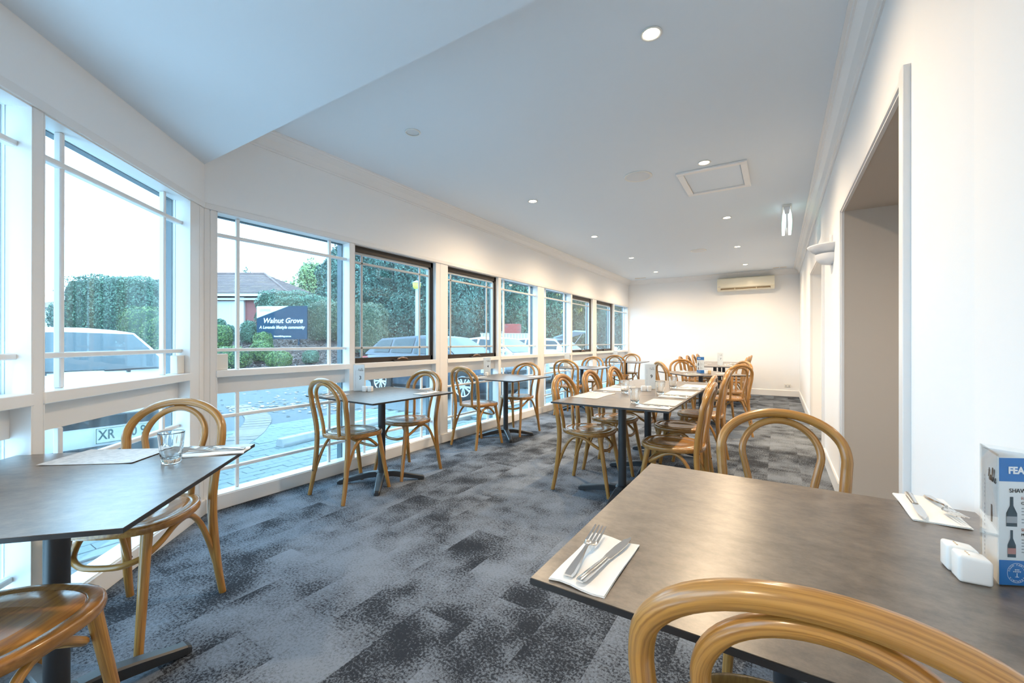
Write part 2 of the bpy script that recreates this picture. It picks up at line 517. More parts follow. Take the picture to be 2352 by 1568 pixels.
full_tile = None
TW, TL = .25, 1.0
ti = 0
for ix in range(-14, 4):
    x0 = ix * TW - .08
    for iy in range(-2, 12):
        y0 = iy * TL + (ix % 4) * .25 - .4
        g = .0003
        pl = [(x0 + g, y0 + g), (x0 + TW - g, y0 + g), (x0 + TW - g, y0 + TL - g), (x0 + g, y0 + TL - g)]
        if x0 + TW > XR and y0 + TL > 2.0: xlim = XR
        else: xlim = XN
        for (p, nn) in (((XL, 0), (1, 0)), ((xlim, 0), (-1, 0)), ((0, YB), (0, -1)), ((0, YE), (0, 1)), ((bay0.x, bay0.y), (-BOUT.x, -BOUT.y))):
            if len(pl) > 2: pl = clip(pl, p, nn)
        if len(pl) < 3: continue
        ar = abs(sum(pl[i][0] * pl[(i + 1) % len(pl)][1] - pl[(i + 1) % len(pl)][0] * pl[i][1] for i in range(len(pl)))) / 2
        if ar < .002: continue
        whole = abs(ar - (TW - 2 * g) * (TL - 2 * g)) < 1e-5
        if whole and full_tile is not None:
            o = bpy.data.objects.new('carpet_tile', full_tile); link(o, floor); o.location = (x0, y0, 0)
            continue
        cx, cy = (x0, y0)
        bm = NB(); prism(bm, [(p[0] - cx, p[1] - cy) for p in pl], -.006, 0.0 + random.uniform(0, .0004) * 0, )
        o = finish('carpet_tile', bm, M['carpet'], floor); o.location = (cx, cy, 0)
        if whole: full_tile = o.data

# ceiling, lowered ceiling
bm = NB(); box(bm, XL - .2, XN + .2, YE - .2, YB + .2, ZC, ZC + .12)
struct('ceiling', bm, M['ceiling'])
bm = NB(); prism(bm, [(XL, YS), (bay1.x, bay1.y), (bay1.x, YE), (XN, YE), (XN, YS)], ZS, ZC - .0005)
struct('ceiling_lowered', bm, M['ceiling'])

# walls
WT = .15
bm = NB(); box(bm, XL - WT, XL, YS - .05, YB + WT, 2.117, ZC)
struct('wall_left', bm, M['wall'])
bm = NB(); box(bm, XL - WT, XR + WT, YB, YB + WT, -.12, ZC)
struct('wall_back', bm, M['wall'])
def wallpt(o2, u, out, a, w, z):
    return (o2.x + u.x * a + out.x * w, o2.y + u.y * a + out.y * w, z)
def wbox(bm, o2, u, out, a0, a1, w0, w1, z0, z1, bevel=0.0):
    Mx = Matrix(((u.x, out.x, 0, o2.x), (u.y, out.y, 0, o2.y), (0, 0, 1, 0), (0, 0, 0, 1)))
    before = len(bm.faces)
    box(bm, a0, a1, w0, w1, z0, z1, bevel=bevel, M=Mx)
UL, OL, O0 = Vector((0, 1)), Vector((-1, 0)), Vector((XL, 0))
bm = NB(); wbox(bm, bay0, BD, BOUT, 0, BL, 0, WT, 2.117, ZC)
struct('wall_bay', bm, M['wall'])
bm = NB(); box(bm, bay1.x - .05, XN + WT, YE - WT, YE, -.12, ZC); box(bm, bay1.x - WT, bay1.x, YE - WT, bay1.y, -.12, ZC)
struct('wall_near', bm, M['wall'])
# right wall with two deep openings
OP = [(2.035, 3.86, 2.122), (5.25, 7.20, 2.122)]
bm = NB()
prism(bm, [(XN, YE), (XN + WT, YE), (XN + WT, 1.95), (XR, 1.95), (XR, 1.93), (XN, 1.60)], -.12, ZC)
box(bm, XR, XR + .20, 1.95, OP[0][0], -.12, ZC)
box(bm, XR, XR + .20, OP[0][1], OP[1][0], -.12, ZC)
box(bm, XR, XR + .20, OP[1][1], YB, -.12, ZC)
for a, b, z in OP: box(bm, XR, XR + .20, a, b, z, ZC)
struct('wall_right', bm, M['wall'])
for i, (a, b, z) in enumerate(OP):
    X1 = 2.4
    bm = NB()
    box(bm, XR + .010, X1, b - .008, b + .1, -.12, z + .1)
    box(bm, XR + .205, X1, a - .1, a, -.12, z + .1)
    box(bm, X1, X1 + .1, a - .1, b + .1, -.12, z + .1)
    box(bm, XR + .010, X1, a, b, z - .008, z + .1)
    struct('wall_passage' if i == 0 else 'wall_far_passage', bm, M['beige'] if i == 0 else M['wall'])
    bm = NB(); box(bm, XR, X1, a, b, -.12, -.001)
    struct('floor_passage' if i == 0 else 'floor_far_passage', bm, M['carpet'])
# architraves round the openings
tn = [0]
def trim(bm, mat='trim'):
    tn[0] += 1
    return struct('trim_%d' % tn[0], bm, M[mat])
for (a, b, z) in OP:
    bm = NB()
    box(bm, XR - .022, XR + .003, a - .060, a - .002, 0, z + .020, bevel=.002)
    box(bm, XR - .002, XR + .205, a - .003, a + .012, 0, z)
    trim(bm)
    bm = NB()
    box(bm, XR - .012, XR + .003, b + .002, b + .050, 0, z + .020, bevel=.002)
    box(bm, XR - .002, XR + .014, b - .010, b + .003, 0, z)
    trim(bm)
    bm = NB()
    box(bm, XR - .010, XR + .003, a - .002, b + .002, z + .001, z + .020)
    box(bm, XR - .002, XR + .014, a, b, z - .010, z + .003)
    trim(bm)

# cornice
CP = [(0, -.115), (.010, -.115), (.014, -.103), (.024, -.098), (.030, -.090), (.050, -.052), (.078, -.028), (.084, -.020), (.094, -.018), (.098, -.008), (.115, -.006), (.115, 0), (0, 0)]
for nm, p0, p1, out in (('trim_left_cornice', (XL, YS, ZC), (XL, YB, ZC), (1, 0, 0)), ('trim_back_cornice', (XL, YB, ZC), (XR, YB, ZC), (0, -1, 0)), ('trim_right_cornice', (XR, YS, ZC), (XR, YB, ZC), (-1, 0, 0))):
    bm = NB(); sweep(bm, CP, p0, p1, out); bmesh.ops.recalc_face_normals(bm, faces=bm.faces)
    struct(nm, bm, M['trim'])
# baseboards
BP = [(0, 0), (.014, 0), (.014, .120), (.008, .132), (0, .132)]
for nm, p0, p1, out in (('baseboard_back', (XL, YB, 0), (XR, YB, 0), (0, -1, 0)), ('baseboard_right', (XR, OP[1][1] + .06, 0), (XR, YB, 0), (-1, 0, 0)), ('baseboard_right_middle', (XR, OP[0][1] + .06, 0), (XR, OP[1][0] - .1, 0), (-1, 0, 0)), ('baseboard_right_near', (XN, YE, 0), (XN, 1.60, 0), (-1, 0, 0))):
    bm = NB(); sweep(bm, BP, p0, p1, out); bmesh.ops.recalc_face_normals(bm, faces=bm.faces)
    struct(nm, bm, M['trim'])
def low_board(nm, o2, u, out, a0, a1):
    bm = NB(); wbox(bm, o2, u, out, a0, a1, -.015, .09, 0, .100, bevel=.003); struct(nm, bm, M['trim'])
low_board('baseboard_left', O0, UL, OL, YS + .006, YB - .001)
low_board('baseboard_bay', bay0, BD, BOUT, .006, BL)

# window head, posts
def head(o2, u, out, a0, a1):
    bm = NB(); wbox(bm, o2, u, out, a0, a1, -.010, .11, 2.078, 2.117, bevel=.002); trim(bm)
head(O0, UL, OL, YS, YB); head(bay0, BD, BOUT, 0, BL)
def post(o2, u, out, a0, a1, joint=None):
    bm = NB()
    if joint:
        wbox(bm, o2, u, out, a0, joint - .0015, 0, .11, .1, 2.078, bevel=.0015)
        wbox(bm, o2, u, out, joint + .0015, a1, 0, .11, .1, 2.078, bevel=.0015)
        wbox(bm, o2, u, out, a0 + .01, a1 - .01, .003, .10, .1, 2.07)
    else:
        wbox(bm, o2, u, out, a0, a1, 0, .11, .1, 2.078, bevel=.0015)
    trim(bm)
    bm = NB(); wbox(bm, o2, u, out, a0 + .004, a1 - .004, .112, .164, -.1, 2.2); trim(bm, 'outer')
WIN = [(1.374, 2.454), (2.501, 3.599), (3.793, 4.871), (4.926, 6.005), (6.218, 7.300), (7.352, 8.408), (8.614, 9.720), (9.775, 10.86)]
post(O0, UL, OL, YS + .003, 1.374, 1.335)
post(O0, UL, OL, 2.454, 2.501); post(O0, UL, OL, 3.599, 3.793, 3.665); post(O0, UL, OL, 4.871, 4.926)
post(O0, UL, OL, 6.005, 6.218, 6.11); post(O0, UL, OL, 7.300, 7.352); post(O0, UL, OL, 8.408, 8.614, 8.51); post(O0, UL, OL, 9.720, 9.775)
post(O0, UL, OL, 10.86, YB - .001)
bm = NB(); prism(bm, [(XL + .0005, YS), (XL, YS + .03), (XL - .125, YS + .03), (bay0.x + BOUT.x * .125, bay0.y + BOUT.y * .125)][::1], -.1, 2.1); bmesh.ops.recalc_face_normals(bm, faces=bm.faces); trim(bm)
BWIN = [(.165, 1.215), (1.262, 2.30), (2.40, 3.25)]
post(bay0, BD, BOUT, .003, .165, .06); post(bay0, BD, BOUT, 1.215, 1.262); post(bay0, BD, BOUT, 2.30, 2.40)

SILL_T, SILL_B = .970, .922
def window(idx, o2, u, out, a0, a1, awning=False, block=False):
    w = empty('window_%d' % idx); w['kind'] = 'structure'
    G = .085                                     # glass plane
    bm = NB()                                    # sill rail and the board below it
    wbox(bm, o2, u, out, a0 - .001, a1 + .001, -.008, .11, SILL_B, SILL_T, bevel=.003)
    finish('sill', bm, M['trim'], w)
    bm = NB(); wbox(bm, o2, u, out, a0, a1, .068, .105, .800, SILL_B); finish('panel_board', bm, M['trim'], w)
    bm = NB()                                    # reveal lining
    wbox(bm, o2, u, out, a0, a0 + .006, .0, .10, .1, 2.078); wbox(bm, o2, u, out, a1 - .006, a1, .0, .10, .1, 2.078)
    wbox(bm, o2, u, out, a0, a1, .0, .10, 2.072, 2.078); wbox(bm, o2, u, out, a0, a1, -.006, .10, .100, .106)
    finish('reveal_lining', bm, M['trim'], w)
    bm = NB()                                    # outer frame seen through the glass
    wbox(bm, o2, u, out, a0, a0 + .016, .10, .14 if awning else .165, .05, 2.1); wbox(bm, o2, u, out, a1 - .016, a1, .10, .14 if awning else .165, .05, 2.1)
    wbox(bm, o2, u, out, a0 - .02, a1 + .02, .10, .14, 2.066, 2.11)
    finish('outer_frame', bm, M['outer'], w)
    bars = [a0 + .165, a1 - .165]
    bm = NB(); wbox(bm, o2, u, out, a0 + .006, a1 - .006, G - .002, G + .002, .106, .800); finish('lower_glass', bm, M['glass'], w)
    def bar(v, q, mat, depth, zr):
        bm = NB()
        if v: wbox(bm, o2, u, out, q - .012, q + .012, G - depth, G - .003, zr[0], zr[1], bevel=.004)
        else: wbox(bm, o2, u, out, a0 + zr[0], a1 - zr[0], G - depth, G - .003, q - .012, q + .012, bevel=.004)
        finish('glazing_bar', bm, M[mat], w)
    for q in bars: bar(1, q, 'trim', .026, (.106, .80))
    for q in (.262, .635): bar(0, q, 'trim', .030, (.006,))
    if awning:
        zb, zt = .994, 2.058
        bm = NB()
        t = .042
        wbox(bm, o2, u, out, a0 + .006, a1 - .006, .045, .10, zt - t, 2.072); wbox(bm, o2, u, out, a0 + .006, a1 - .006, .045, .10, SILL_T, zb + t * .6)
        wbox(bm, o2, u, out, a0 + .006, a0 + t, .045, .10, SILL_T, 2.072); wbox(bm, o2, u, out, a1 - t, a1 - .006, .045, .10, SILL_T, 2.072)
        finish('sash_frame', bm, M['sash'], w)
        bm = NB()
        wbox(bm, o2, u, out, a0 + t, a1 - t, .06, .095, zt - t - .022, zt - t); wbox(bm, o2, u, out, a1 - t - .022, a1 - t, .06, .095, zb + t * .6, zt - t)
        finish('sash_bead', bm, M['greybar'], w)
        bm = NB(); wbox(bm, o2, u, out, a0 + t, a1 - t, G - .002, G + .002, zb + .02, zt - t + .005); finish('upper_glass', bm, M['glass'], w)
        for q in (a0 + .135, a1 - .195): bar(1, q, 'greybar', .018, (zb + .02, zt - t))
        for q in (1.112, 1.920): bar(0, q, 'greybar', .018, (t,))
        # winder handle in the middle of the sill
        m = (a0 + a1) / 2 + .06
        bm = NB(); wbox(bm, o2, u, out, m - .125, m + .125, .008, .046, SILL_T, SILL_T + .016, bevel=.004)
        h = finish('winder', bm, M['sash'], w)
        bm = NB()
        pts = [wallpt(o2, u, out, m + s, .022 - .006 * math.sin(s * 40), SILL_T + .020 + .012 * math.cos(s * 24)) for s in np.linspace(-.07, .07, 9)]
        tube(bm, pts, [.007, .012, .009, .013, .015, .013, .009, .012, .007], 8); finish('winder_lever', bm, M['bronze'], h, smooth=True)
    else:
        bm = NB(); wbox(bm, o2, u, out, a0 + .006, a1 - .006, G - .002, G + .002, SILL_T, 2.072); finish('upper_glass', bm, M['glass'], w)
        for q in bars: bar(1, q, 'trim', .030, (SILL_T, 2.072))
        for q in (1.112, 1.928): bar(0, q, 'trim', .040, (.004,))
    if block:
        q = block
        bm = NB(); wbox(bm, o2, u, out, q, q + .075, .028, .070, SILL_T, SILL_T + .115, bevel=.004); finish('switch_block', bm, M['plastic'], w)
    return w
for i, (a, b) in enumerate(WIN):
    window(i + 1, O0, UL, OL, a, b, awning=i in (1, 2, 5, 6), block=(a + .012) if i == 0 else False)
for i, (a, b) in enumerate(BWIN):
    window(9 + i, bay0, BD, BOUT, a, b, block=(a + .012) if i == 0 else False)

# ------------------------------------------------------------------ ceiling and wall fittings
bm = NB(); lathe(bm, [(.040, .0), (.052, 0), (.055, -.004), (.052, -.007), (.041, -.004), (.040, 0)], 28); ring_me = finish('trim_ring', bm, M['plastic'], smooth=True)
bm = NB(); lathe(bm, [(0, -.0025), (.041, -.0025)], 24)
for f in bm.faces: f.normal_flip()
lamp_me = finish('lamp', bm, M['lamp'])
ring_me, lamp_me = (ring_me.data, lamp_me.data)
for nm in ('trim_ring', 'lamp'): bpy.data.objects.remove(bpy.data.objects[nm])
DOWN = [(-.55, 2.20), (-.55, 4.03), (-2.325, 4.11), (-.55, 5.96), (-2.325, 5.98), (-.57, 7.86), (-2.325, 7.86), (-.565, 9.74), (-2.325, 9.72), (-.95, -1.0)]
rows = ['', 'first pair', 'second pair', 'third pair', 'last pair']
def downlight(x, y, z, label, power=1.0):
    t = thing('downlight', label, 'ceiling light', (x, y, z), 0, 'lit downlights in the ceiling')
    link(bpy.data.objects.new('trim_ring', ring_me), t); link(bpy.data.objects.new('lamp', lamp_me), t)
    ld = bpy.data.lights.new('downlight_bulb', 'SPOT'); ld.energy = LAMP_W * power; ld.color = LAMP_COLOR
    ld.spot_size = math.radians(168); ld.spot_blend = 1.0; ld.shadow_soft_size = .045
    lo = bpy.data.objects.new('bulb', ld); link(lo, t); lo.location = (0, 0, -.012)
DL = ['lit round downlight nearest the camera, largest of the ceiling lights',
      'lit round downlight beside the square ceiling hatch',
      'lit round downlight nearest the camera in the window side row',
      'lit round downlight between the ceiling hatch and the exit sign',
      'second lit round downlight along the window side row',
      'lit round downlight just past the exit sign, door side row',
      'third lit round downlight along the window side row',
      'lit round downlight in front of the air conditioner on the back wall',
      'farthest lit round downlight of the window side row, by the back corner',
      'added fill downlight, out of view, in the lowered ceiling by the near end wall']  # last one: unseen lamp added behind the camera to fill the room
for (x, y), lb in zip(DOWN, DL):
    downlight(x, y, ZC if y > YS else ZS, lb, 1.0)

downlight(1.55, 2.95, OP[0][2] - .008, 'added unseen downlight warming the near doorway passage', .26)  # lamp added out of view to warm the passage walls
downlight(1.55, 6.2, OP[1][2] - .008, 'added unseen downlight brightening the far doorway passage', 1.0)  # unseen lamp, added to brighten the far passage

def disc_thing(name, label, cat, x, y, r, mats, prof):
    t = thing(name, label, cat, (x, y, ZC))
    bm = NB(); lathe(bm, [(r * .82, 0), (r, 0), (r, -.006), (r * .93, -.010), (r * .82, -.005)], 32); finish('rim', bm, M[mats[0]], t, smooth=True)
    bm = NB(); lathe(bm, prof, 32)
    for f in bm.faces: f.normal_flip()
    finish(name + '_face', bm, M[mats[1]], t, smooth=True)
M['spkmesh'] = plain('white_speaker_mesh', (.74, .75, .76), .7, bump=.8, scale=900)
disc_thing('ceiling_speaker', 'round white ceiling speaker to the left of the ceiling hatch', 'speaker', -1.131, 4.031, .130, ('plastic', 'spkmesh'), [(0, -.006), (.107, -.006)])
disc_thing('ceiling_speaker', 'round white ceiling speaker near the back of the room', 'speaker', -1.162, 7.842, .130, ('plastic', 'spkmesh'), [(0, -.006), (.107, -.006)])
disc_thing('unlit_downlight', 'small unlit round white fitting on the ceiling by the windows', 'ceiling light', -2.325, 2.276, .056, ('plastic', 'spkmesh'), [(0, -.003), (.046, -.003)])

# hatch
t = thing('ceiling_hatch', 'square white access hatch framed in the ceiling', 'hatch', (-.52, 4.49, ZC))
hw, hd = .292, .345
for (x0, x1, y0, y1) in ((-hw, hw, -hd, -hd + .055), (-hw, hw, hd - .055, hd), (-hw, -hw + .055, -hd + .055, hd - .055), (hw - .055, hw, -hd + .055, hd - .055)):
    bm = NB(); box(bm, x0, x1, y0, y1, -.020, 0, bevel=.004); finish('frame_rail', bm, M['trim'], t)
bm = NB(); box(bm, -hw + .06, hw - .06, -hd + .06, hd - .06, -.006, 0); finish('hatch_panel', bm, M['ceiling'], t)
# slot vents
for lb, x0, x1, y in (('pair of slot vents in the ceiling above the air conditioner', -.10, .15, 10.53), ('pair of slot vents in the ceiling at the back window corner', -3.01, -2.74, 10.47)):
    t = thing('slot_vent', lb, 'vent', ((x0 + x1) / 2, y, ZC), 0)
    w = (x1 - x0) / 2
    for s in (-1, 1):
        bm = NB(); box(bm, s * w * .52 - w * .44, s * w * .52 + w * .44, -.02, .02, -.004, 0); finish('slot', bm, M['tan'], t)
# exit sign
t = thing('exit_sign', 'lit double sided exit sign hanging from the ceiling, seen end on', 'sign', (.085, 5.92, ZC))
bm = NB(); box(bm, -.045, .045, -.17, .17, -.03, 0, bevel=.005); finish('mounting_base', bm, M['plastic'], t)
bm = NB(); prism(bm, [(-.030, -.17), (.030, -.17), (.030, .17), (-.030, .17)], -.11, -.03); prism(bm, [(-.008, -.165), (.008, -.165), (.008, .165), (-.008, .165)], -.27, -.11)
finish('housing', bm, M['plaster'], t)
for s in (-1, 1):
    bm = NB()
    pr = [(.030, -.055), (.045, -.12), (.050, -.20), (.046, -.285), (.018, -.285), (.016, -.20), (.018, -.12)]
    vs0 = [bm.verts.new((s * x, -.172, z)) for x, z in pr]; vs1 = [bm.verts.new((s * x, .172, z)) for x, z in pr]
    bm.faces.new(vs0); bm.faces.new(vs1[::-1])
    for i in range(len(pr)): bm.faces.new((vs0[i], vs0[(i + 1) % len(pr)], vs1[(i + 1) % len(pr)], vs1[i]))
    bmesh.ops.recalc_face_normals(bm, faces=bm.faces)
    finish('diffuser', bm, M['exitglow'], t)
    bm = NB(); box(bm, min(s * .0505, s * .052), max(s * .0505, s * .052), -.15, .15, -.26, -.12); finish('green_face', bm, M['exitgreen'], t)
# air conditioner
t = thing('air_conditioner', 'cream wall mounted split air conditioner on the back wall', 'air conditioner', (-.625, YB, 2.345))
W = .56
bm = NB()
prof = [(0, .0), (0, .285), (-.16, .285), (-.205, .262), (-.215, .07), (-.185, .018), (-.10, 0)]
for s in (0,):
    a = [bm.verts.new((-W, y, z)) for y, z in prof]; b = [bm.verts.new((W, y, z)) for y, z in prof]
    bm.faces.new(a); bm.faces.new(b[::-1])
    for i in range(len(prof)): bm.faces.new((a[i], a[(i + 1) % len(prof)], b[(i + 1) % len(prof)], b[i]))
bmesh.ops.recalc_face_normals(bm, faces=bm.faces)
M['accream'] = plain('cream_plastic', (.86, .80, .64), .4, coat=.1)
finish('casing', bm, M['accream'], t)
bm = NB(); box(bm, -W + .075, W - .075, -.222, -.12, .010, .046, bevel=.003); finish('outlet_gap', bm, M['acgrey'], t)
bm = NB(); box(bm, -W + .08, W - .08, -.232, -.205, .004, .014, bevel=.003); finish('lower_flap', bm, M['accream'], t)
bm = NB(); box(bm, -W + .08, W - .08, -.229, -.214, .026, .032, bevel=.001); finish('louvre', bm, M['tan'], t)
for sx in (-.2, .22):
    bm = NB(); box(bm, sx - .006, sx + .006, -.228, -.214, .012, .042); finish('louvre_pin', bm, M['accream'], t)
bm = NB(); box(bm, -W + .02, -W + .07, -.2165, -.2145, .085, .092); finish('badge', bm, M['greyink'], t)
bm = NB(); box(bm, W - .20, W - .15, -.2165, -.2145, .15, .153); finish('indicator', bm, M['card'], t)
# power outlet
t = thing('power_outlet', 'white double power outlet low on the back wall', 'outlet', (.172, YB, .232))
bm = NB(); box(bm, -.056, .056, -.009, 0, -.036, .036, bevel=.003); finish('plate', bm, M['plastic'], t)
for sx in (-.028, .028):
    bm = NB(); box(bm, sx - .009, sx + .009, -.012, -.009, -.018, .002); finish('socket', bm, M['greyink'], t)
    bm = NB(); box(bm, sx - .006, sx + .006, -.013, -.009, .012, .026); finish('switch', bm, M['card'], t)
# wall sconce
t = thing('wall_sconce', 'white plaster half bowl wall light between the two doorways', 'wall light', (XR, 4.47, 1.83))
bm = NB()
prof = [(.03, .0), (.085, .012), (.115, .045), (.125, .085)]
prof2 = [(.105, .088), (.150, .120), (.175, .150), (.178, .158), (.165, .158), (.11, .115), (.06, .095), (.0, .095)]
def half(bm, prof, seg=18, ya=1.0):
    rings = [[bm.verts.new((-r * math.sin(PI * k / seg), ya * r * math.cos(PI * k / seg), z)) for k in range(seg + 1)] for r, z in prof]
    for a, b in zip(rings[:-1], rings[1:]):
        for k in range(seg): bm.faces.new((a[k], a[k + 1], b[k + 1], b[k]))
half(bm, [(0.001, 0)] + prof, ya=1.1); bmesh.ops.recalc_face_normals(bm, faces=bm.faces); finish('bowl', bm, M['plaster'], t, smooth=True)
bm = NB(); half(bm, prof2, ya=1.1); bmesh.ops.recalc_face_normals(bm, faces=bm.faces); finish('dish', bm, M['plaster'], t, smooth=True)
bm = NB(); box(bm, -.02, 0, -.02, .02, .158, .25, bevel=.003); finish('stem', bm, M['plaster'], t)

# ------------------------------------------------------------------ bentwood chairs
def seat_outline(th, s):
    # th measured from +x; a rounded, slightly tapering round seat (front +y)
    c, q = math.cos(th), math.sin(th)
    k = 2.5
    r = (abs(c) ** k + abs(q) ** k) ** (-1 / k)
    y = .206 * r * q; x = (.206 + .018 * (y / .206)) * r * c
    return x * s, y * s
def seat_rings(bm, rings, seg=44, capb=True, capt=True):
    R = []
    for s, z, dz in rings:
        R.append([bm.verts.new((*seat_outline(2 * PI * k / seg, s), z)) for k in range(seg)])
    for a, b in zip(R[:-1], R[1:]):
        for k in range(seg): bm.faces.new((a[k], a[(k + 1) % seg], b[(k + 1) % seg], b[k]))
    if capb: bm.faces.new(R[0][::-1])
    if capt: bm.faces.new(R[-1])
def make_chair():
    root = empty('bentwood_chair')
    bm = NB(); seat_rings(bm, [(.93, .446, 0), (.985, .448, 0), (1.0, .456, 0), (1.0, .470, 0), (.985, .477, 0), (.955, .479, 0), (.84, .4787, 0), (.832, .4772, 0), (.825, .4765, 0)], capt=True)
    st = finish('seat', bm, M['seat'], root, smooth=True, angle=.9)
    bm = NB(); seat_rings(bm, [(.820, .474, 0), (.820, .4768, 0), (.808, .4782, 0), (.60, .4772, 0), (.35, .4758, 0), (.12, .4752, 0)], capb=False)
    finish('seat_panel', bm, M['seat'], st, smooth=True, angle=.9)
    # outer hoop and back legs: one bent rod
    h = [(-.2025, -.228, 0), (-.196, -.205, .12), (-.1895, -.186, .27), (-.187, -.176, .42), (-.190, -.180, .52), (-.198, -.193, .62), (-.205, -.208, .70)]
    N = 9
    arch = [(-.2065 * math.cos(PI * k / N), -.212 - .045 * math.sin(PI * k / N), .745 + .160 * math.sin(PI * k / N) - .017 * math.sin(PI * k / N)) for k in range(N + 1)]
    pts = catmull(h + arch + [(-x, y, z) for x, y, z in h[::-1]], 3)
    rr = [.0185 - .004 * max(0, (.25 - p.z) / .25) - .001 * max(0, (p.z - .6) / .3) for p in pts]
    bm = NB(); tube(bm, pts, rr, 12); finish('back_frame', bm, M['chair'], root, smooth=True, angle=1.0)
    h = [(-.092, -.180, .466), (-.094, -.186, .53), (-.104, -.197, .61), (-.121, -.208, .69)]
    arch = [(-.130 * math.cos(PI * k / N), -.214 - .036 * math.sin(PI * k / N), .735 + .124 * math.sin(PI * k / N)) for k in range(N + 1)]
    pts = catmull(h + arch + [(-x, y, z) for x, y, z in h[::-1]], 3)
    bm = NB(); tube(bm, pts, .0132, 10); finish('inner_hoop', bm, M['chair'], root, smooth=True, angle=1.0)
    for s in (-1, 1):
        bm = NB(); p = catmull([(s * .140, .140, .450), (s * .147, .160, .34), (s * .158, .190, .17), (s * .170, .222, 0)], 4)
        tube(bm, p, [.0195 - .0055 * i / (len(p) - 1) for i in range(len(p))], 12); finish('leg', bm, M['chair'], root, smooth=True, angle=1.0)
    half = [(-.186, -.200, .155), (-.181, -.170, .250), (-.172, -.118, .368), (-.167, -.055, .430), (-.163, .02, .426), (-.152, .085, .385), (-.128, .132, .352), (-.085, .158, .335), (-.04, .166, .328)]
    pts = catmull(half + [(-x, y, z) for x, y, z in half[::-1]], 3)
    bm = NB(); tube(bm, pts, .0116, 9); finish('brace', bm, M['chair'], root, smooth=True, angle=1.0)
    for s in (-1, 1):
        for q in ((-.205, .185), (-.196, .460)):
            bm = NB(); lathe(bm, [(0, 0), (.006, 0), (.006, .004), (0, .006)], 8, M=Matrix.Translation((s * .188, q[0] - .006 + (.012 if q[1] > .4 else 0), q[1])) @ Matrix.Rotation(PI / 2, 4, 'X'))
            finish('bolt', bm, M['sash'], root)
    return root
chair0 = make_chair()
used = [False]
def chair(x, y, rz, label, group=None):
    c = chair0 if not used[0] else copy_tree(chair0)
    used[0] = True
    c.location = (x, y, 0); c.rotation_euler = (0, 0, rz)
    tag(c, label, 'chair', group)
    return c
chair(.040, .812, .02, 'bentwood chair nearest the camera, its hoop back crossing the lower right corner')
chair(.015, 1.735, PI + .04, 'bentwood chair facing the camera across the foreground table')
chair(-2.225, .640, math.radians(216.9), 'bentwood chair by the bay window behind the table with the tumbler')
chair(-1.62, .165, math.radians(38), 'bentwood chair cut off at the lower left corner, dark worn seat showing')
chair(-2.83, 2.125, 0, 'bentwood chair on the near side of the first window table')
chair(-2.84, 2.710, PI, 'bentwood chair on the far side of the first window table')
chair(-2.915, 3.88, math.radians(-9), 'bentwood chair on the near side of the second window table')
chair(-2.86, 4.655, PI, 'bentwood chair on the far side of the second window table')
chair(-2.84, 6.30, 0, 'bentwood chair near side of the third window table')
chair(-2.95, 7.28, PI, 'bentwood chair far side of the third window table')
chair(-2.91, 8.90, 0, 'bentwood chair near side of the last window table by the back wall')
chair(-2.93, 9.68, PI, 'bentwood chair in the back window corner, far side of the last window table')
chair(-1.29, 3.21, -PI / 2, 'bentwood chair nearest the camera on the window side of the long middle table')
chair(-1.29, 3.83, -PI / 2, 'middle bentwood chair on the window side of the long middle table')
chair(-1.29, 4.53, -PI / 2, 'farthest bentwood chair on the window side of the long middle table')
chair(-.615, 3.08, PI / 2, 'bentwood chair nearest the camera on the door side of the long middle table')
chair(-.690, 3.74, PI / 2, 'middle bentwood chair on the door side of the long middle table')
chair(-.650, 4.50, PI / 2, 'farthest bentwood chair on the door side of the long middle table')
chair(-1.215, 6.245, math.radians(-52), 'bentwood chair at the near left edge of the turned table with the blue card')
chair(-1.15, 6.92, math.radians(-142), 'bentwood chair at the far left edge of the turned table with the blue card')
chair(-.57, 5.98, math.radians(48), 'bentwood chair at the near right edge of the turned table with the blue card')
chair(-.61, 6.76, math.radians(128), 'bentwood chair at the far right edge of the turned table with the blue card')
for k, y in enumerate((8.52, 9.28, 9.96, 10.55)):
    chair(-1.33, y, -PI / 2, ['nearest', 'second nearest', 'third nearest', 'farthest'][k] + ' bentwood chair on the window side of the long back table')
for k, y in enumerate((8.50, 9.20, 10.0)):
    chair(-.72, y, PI / 2, ['nearest', 'middle', 'farthest'][k] + ' bentwood chair on the door side of the long back table')

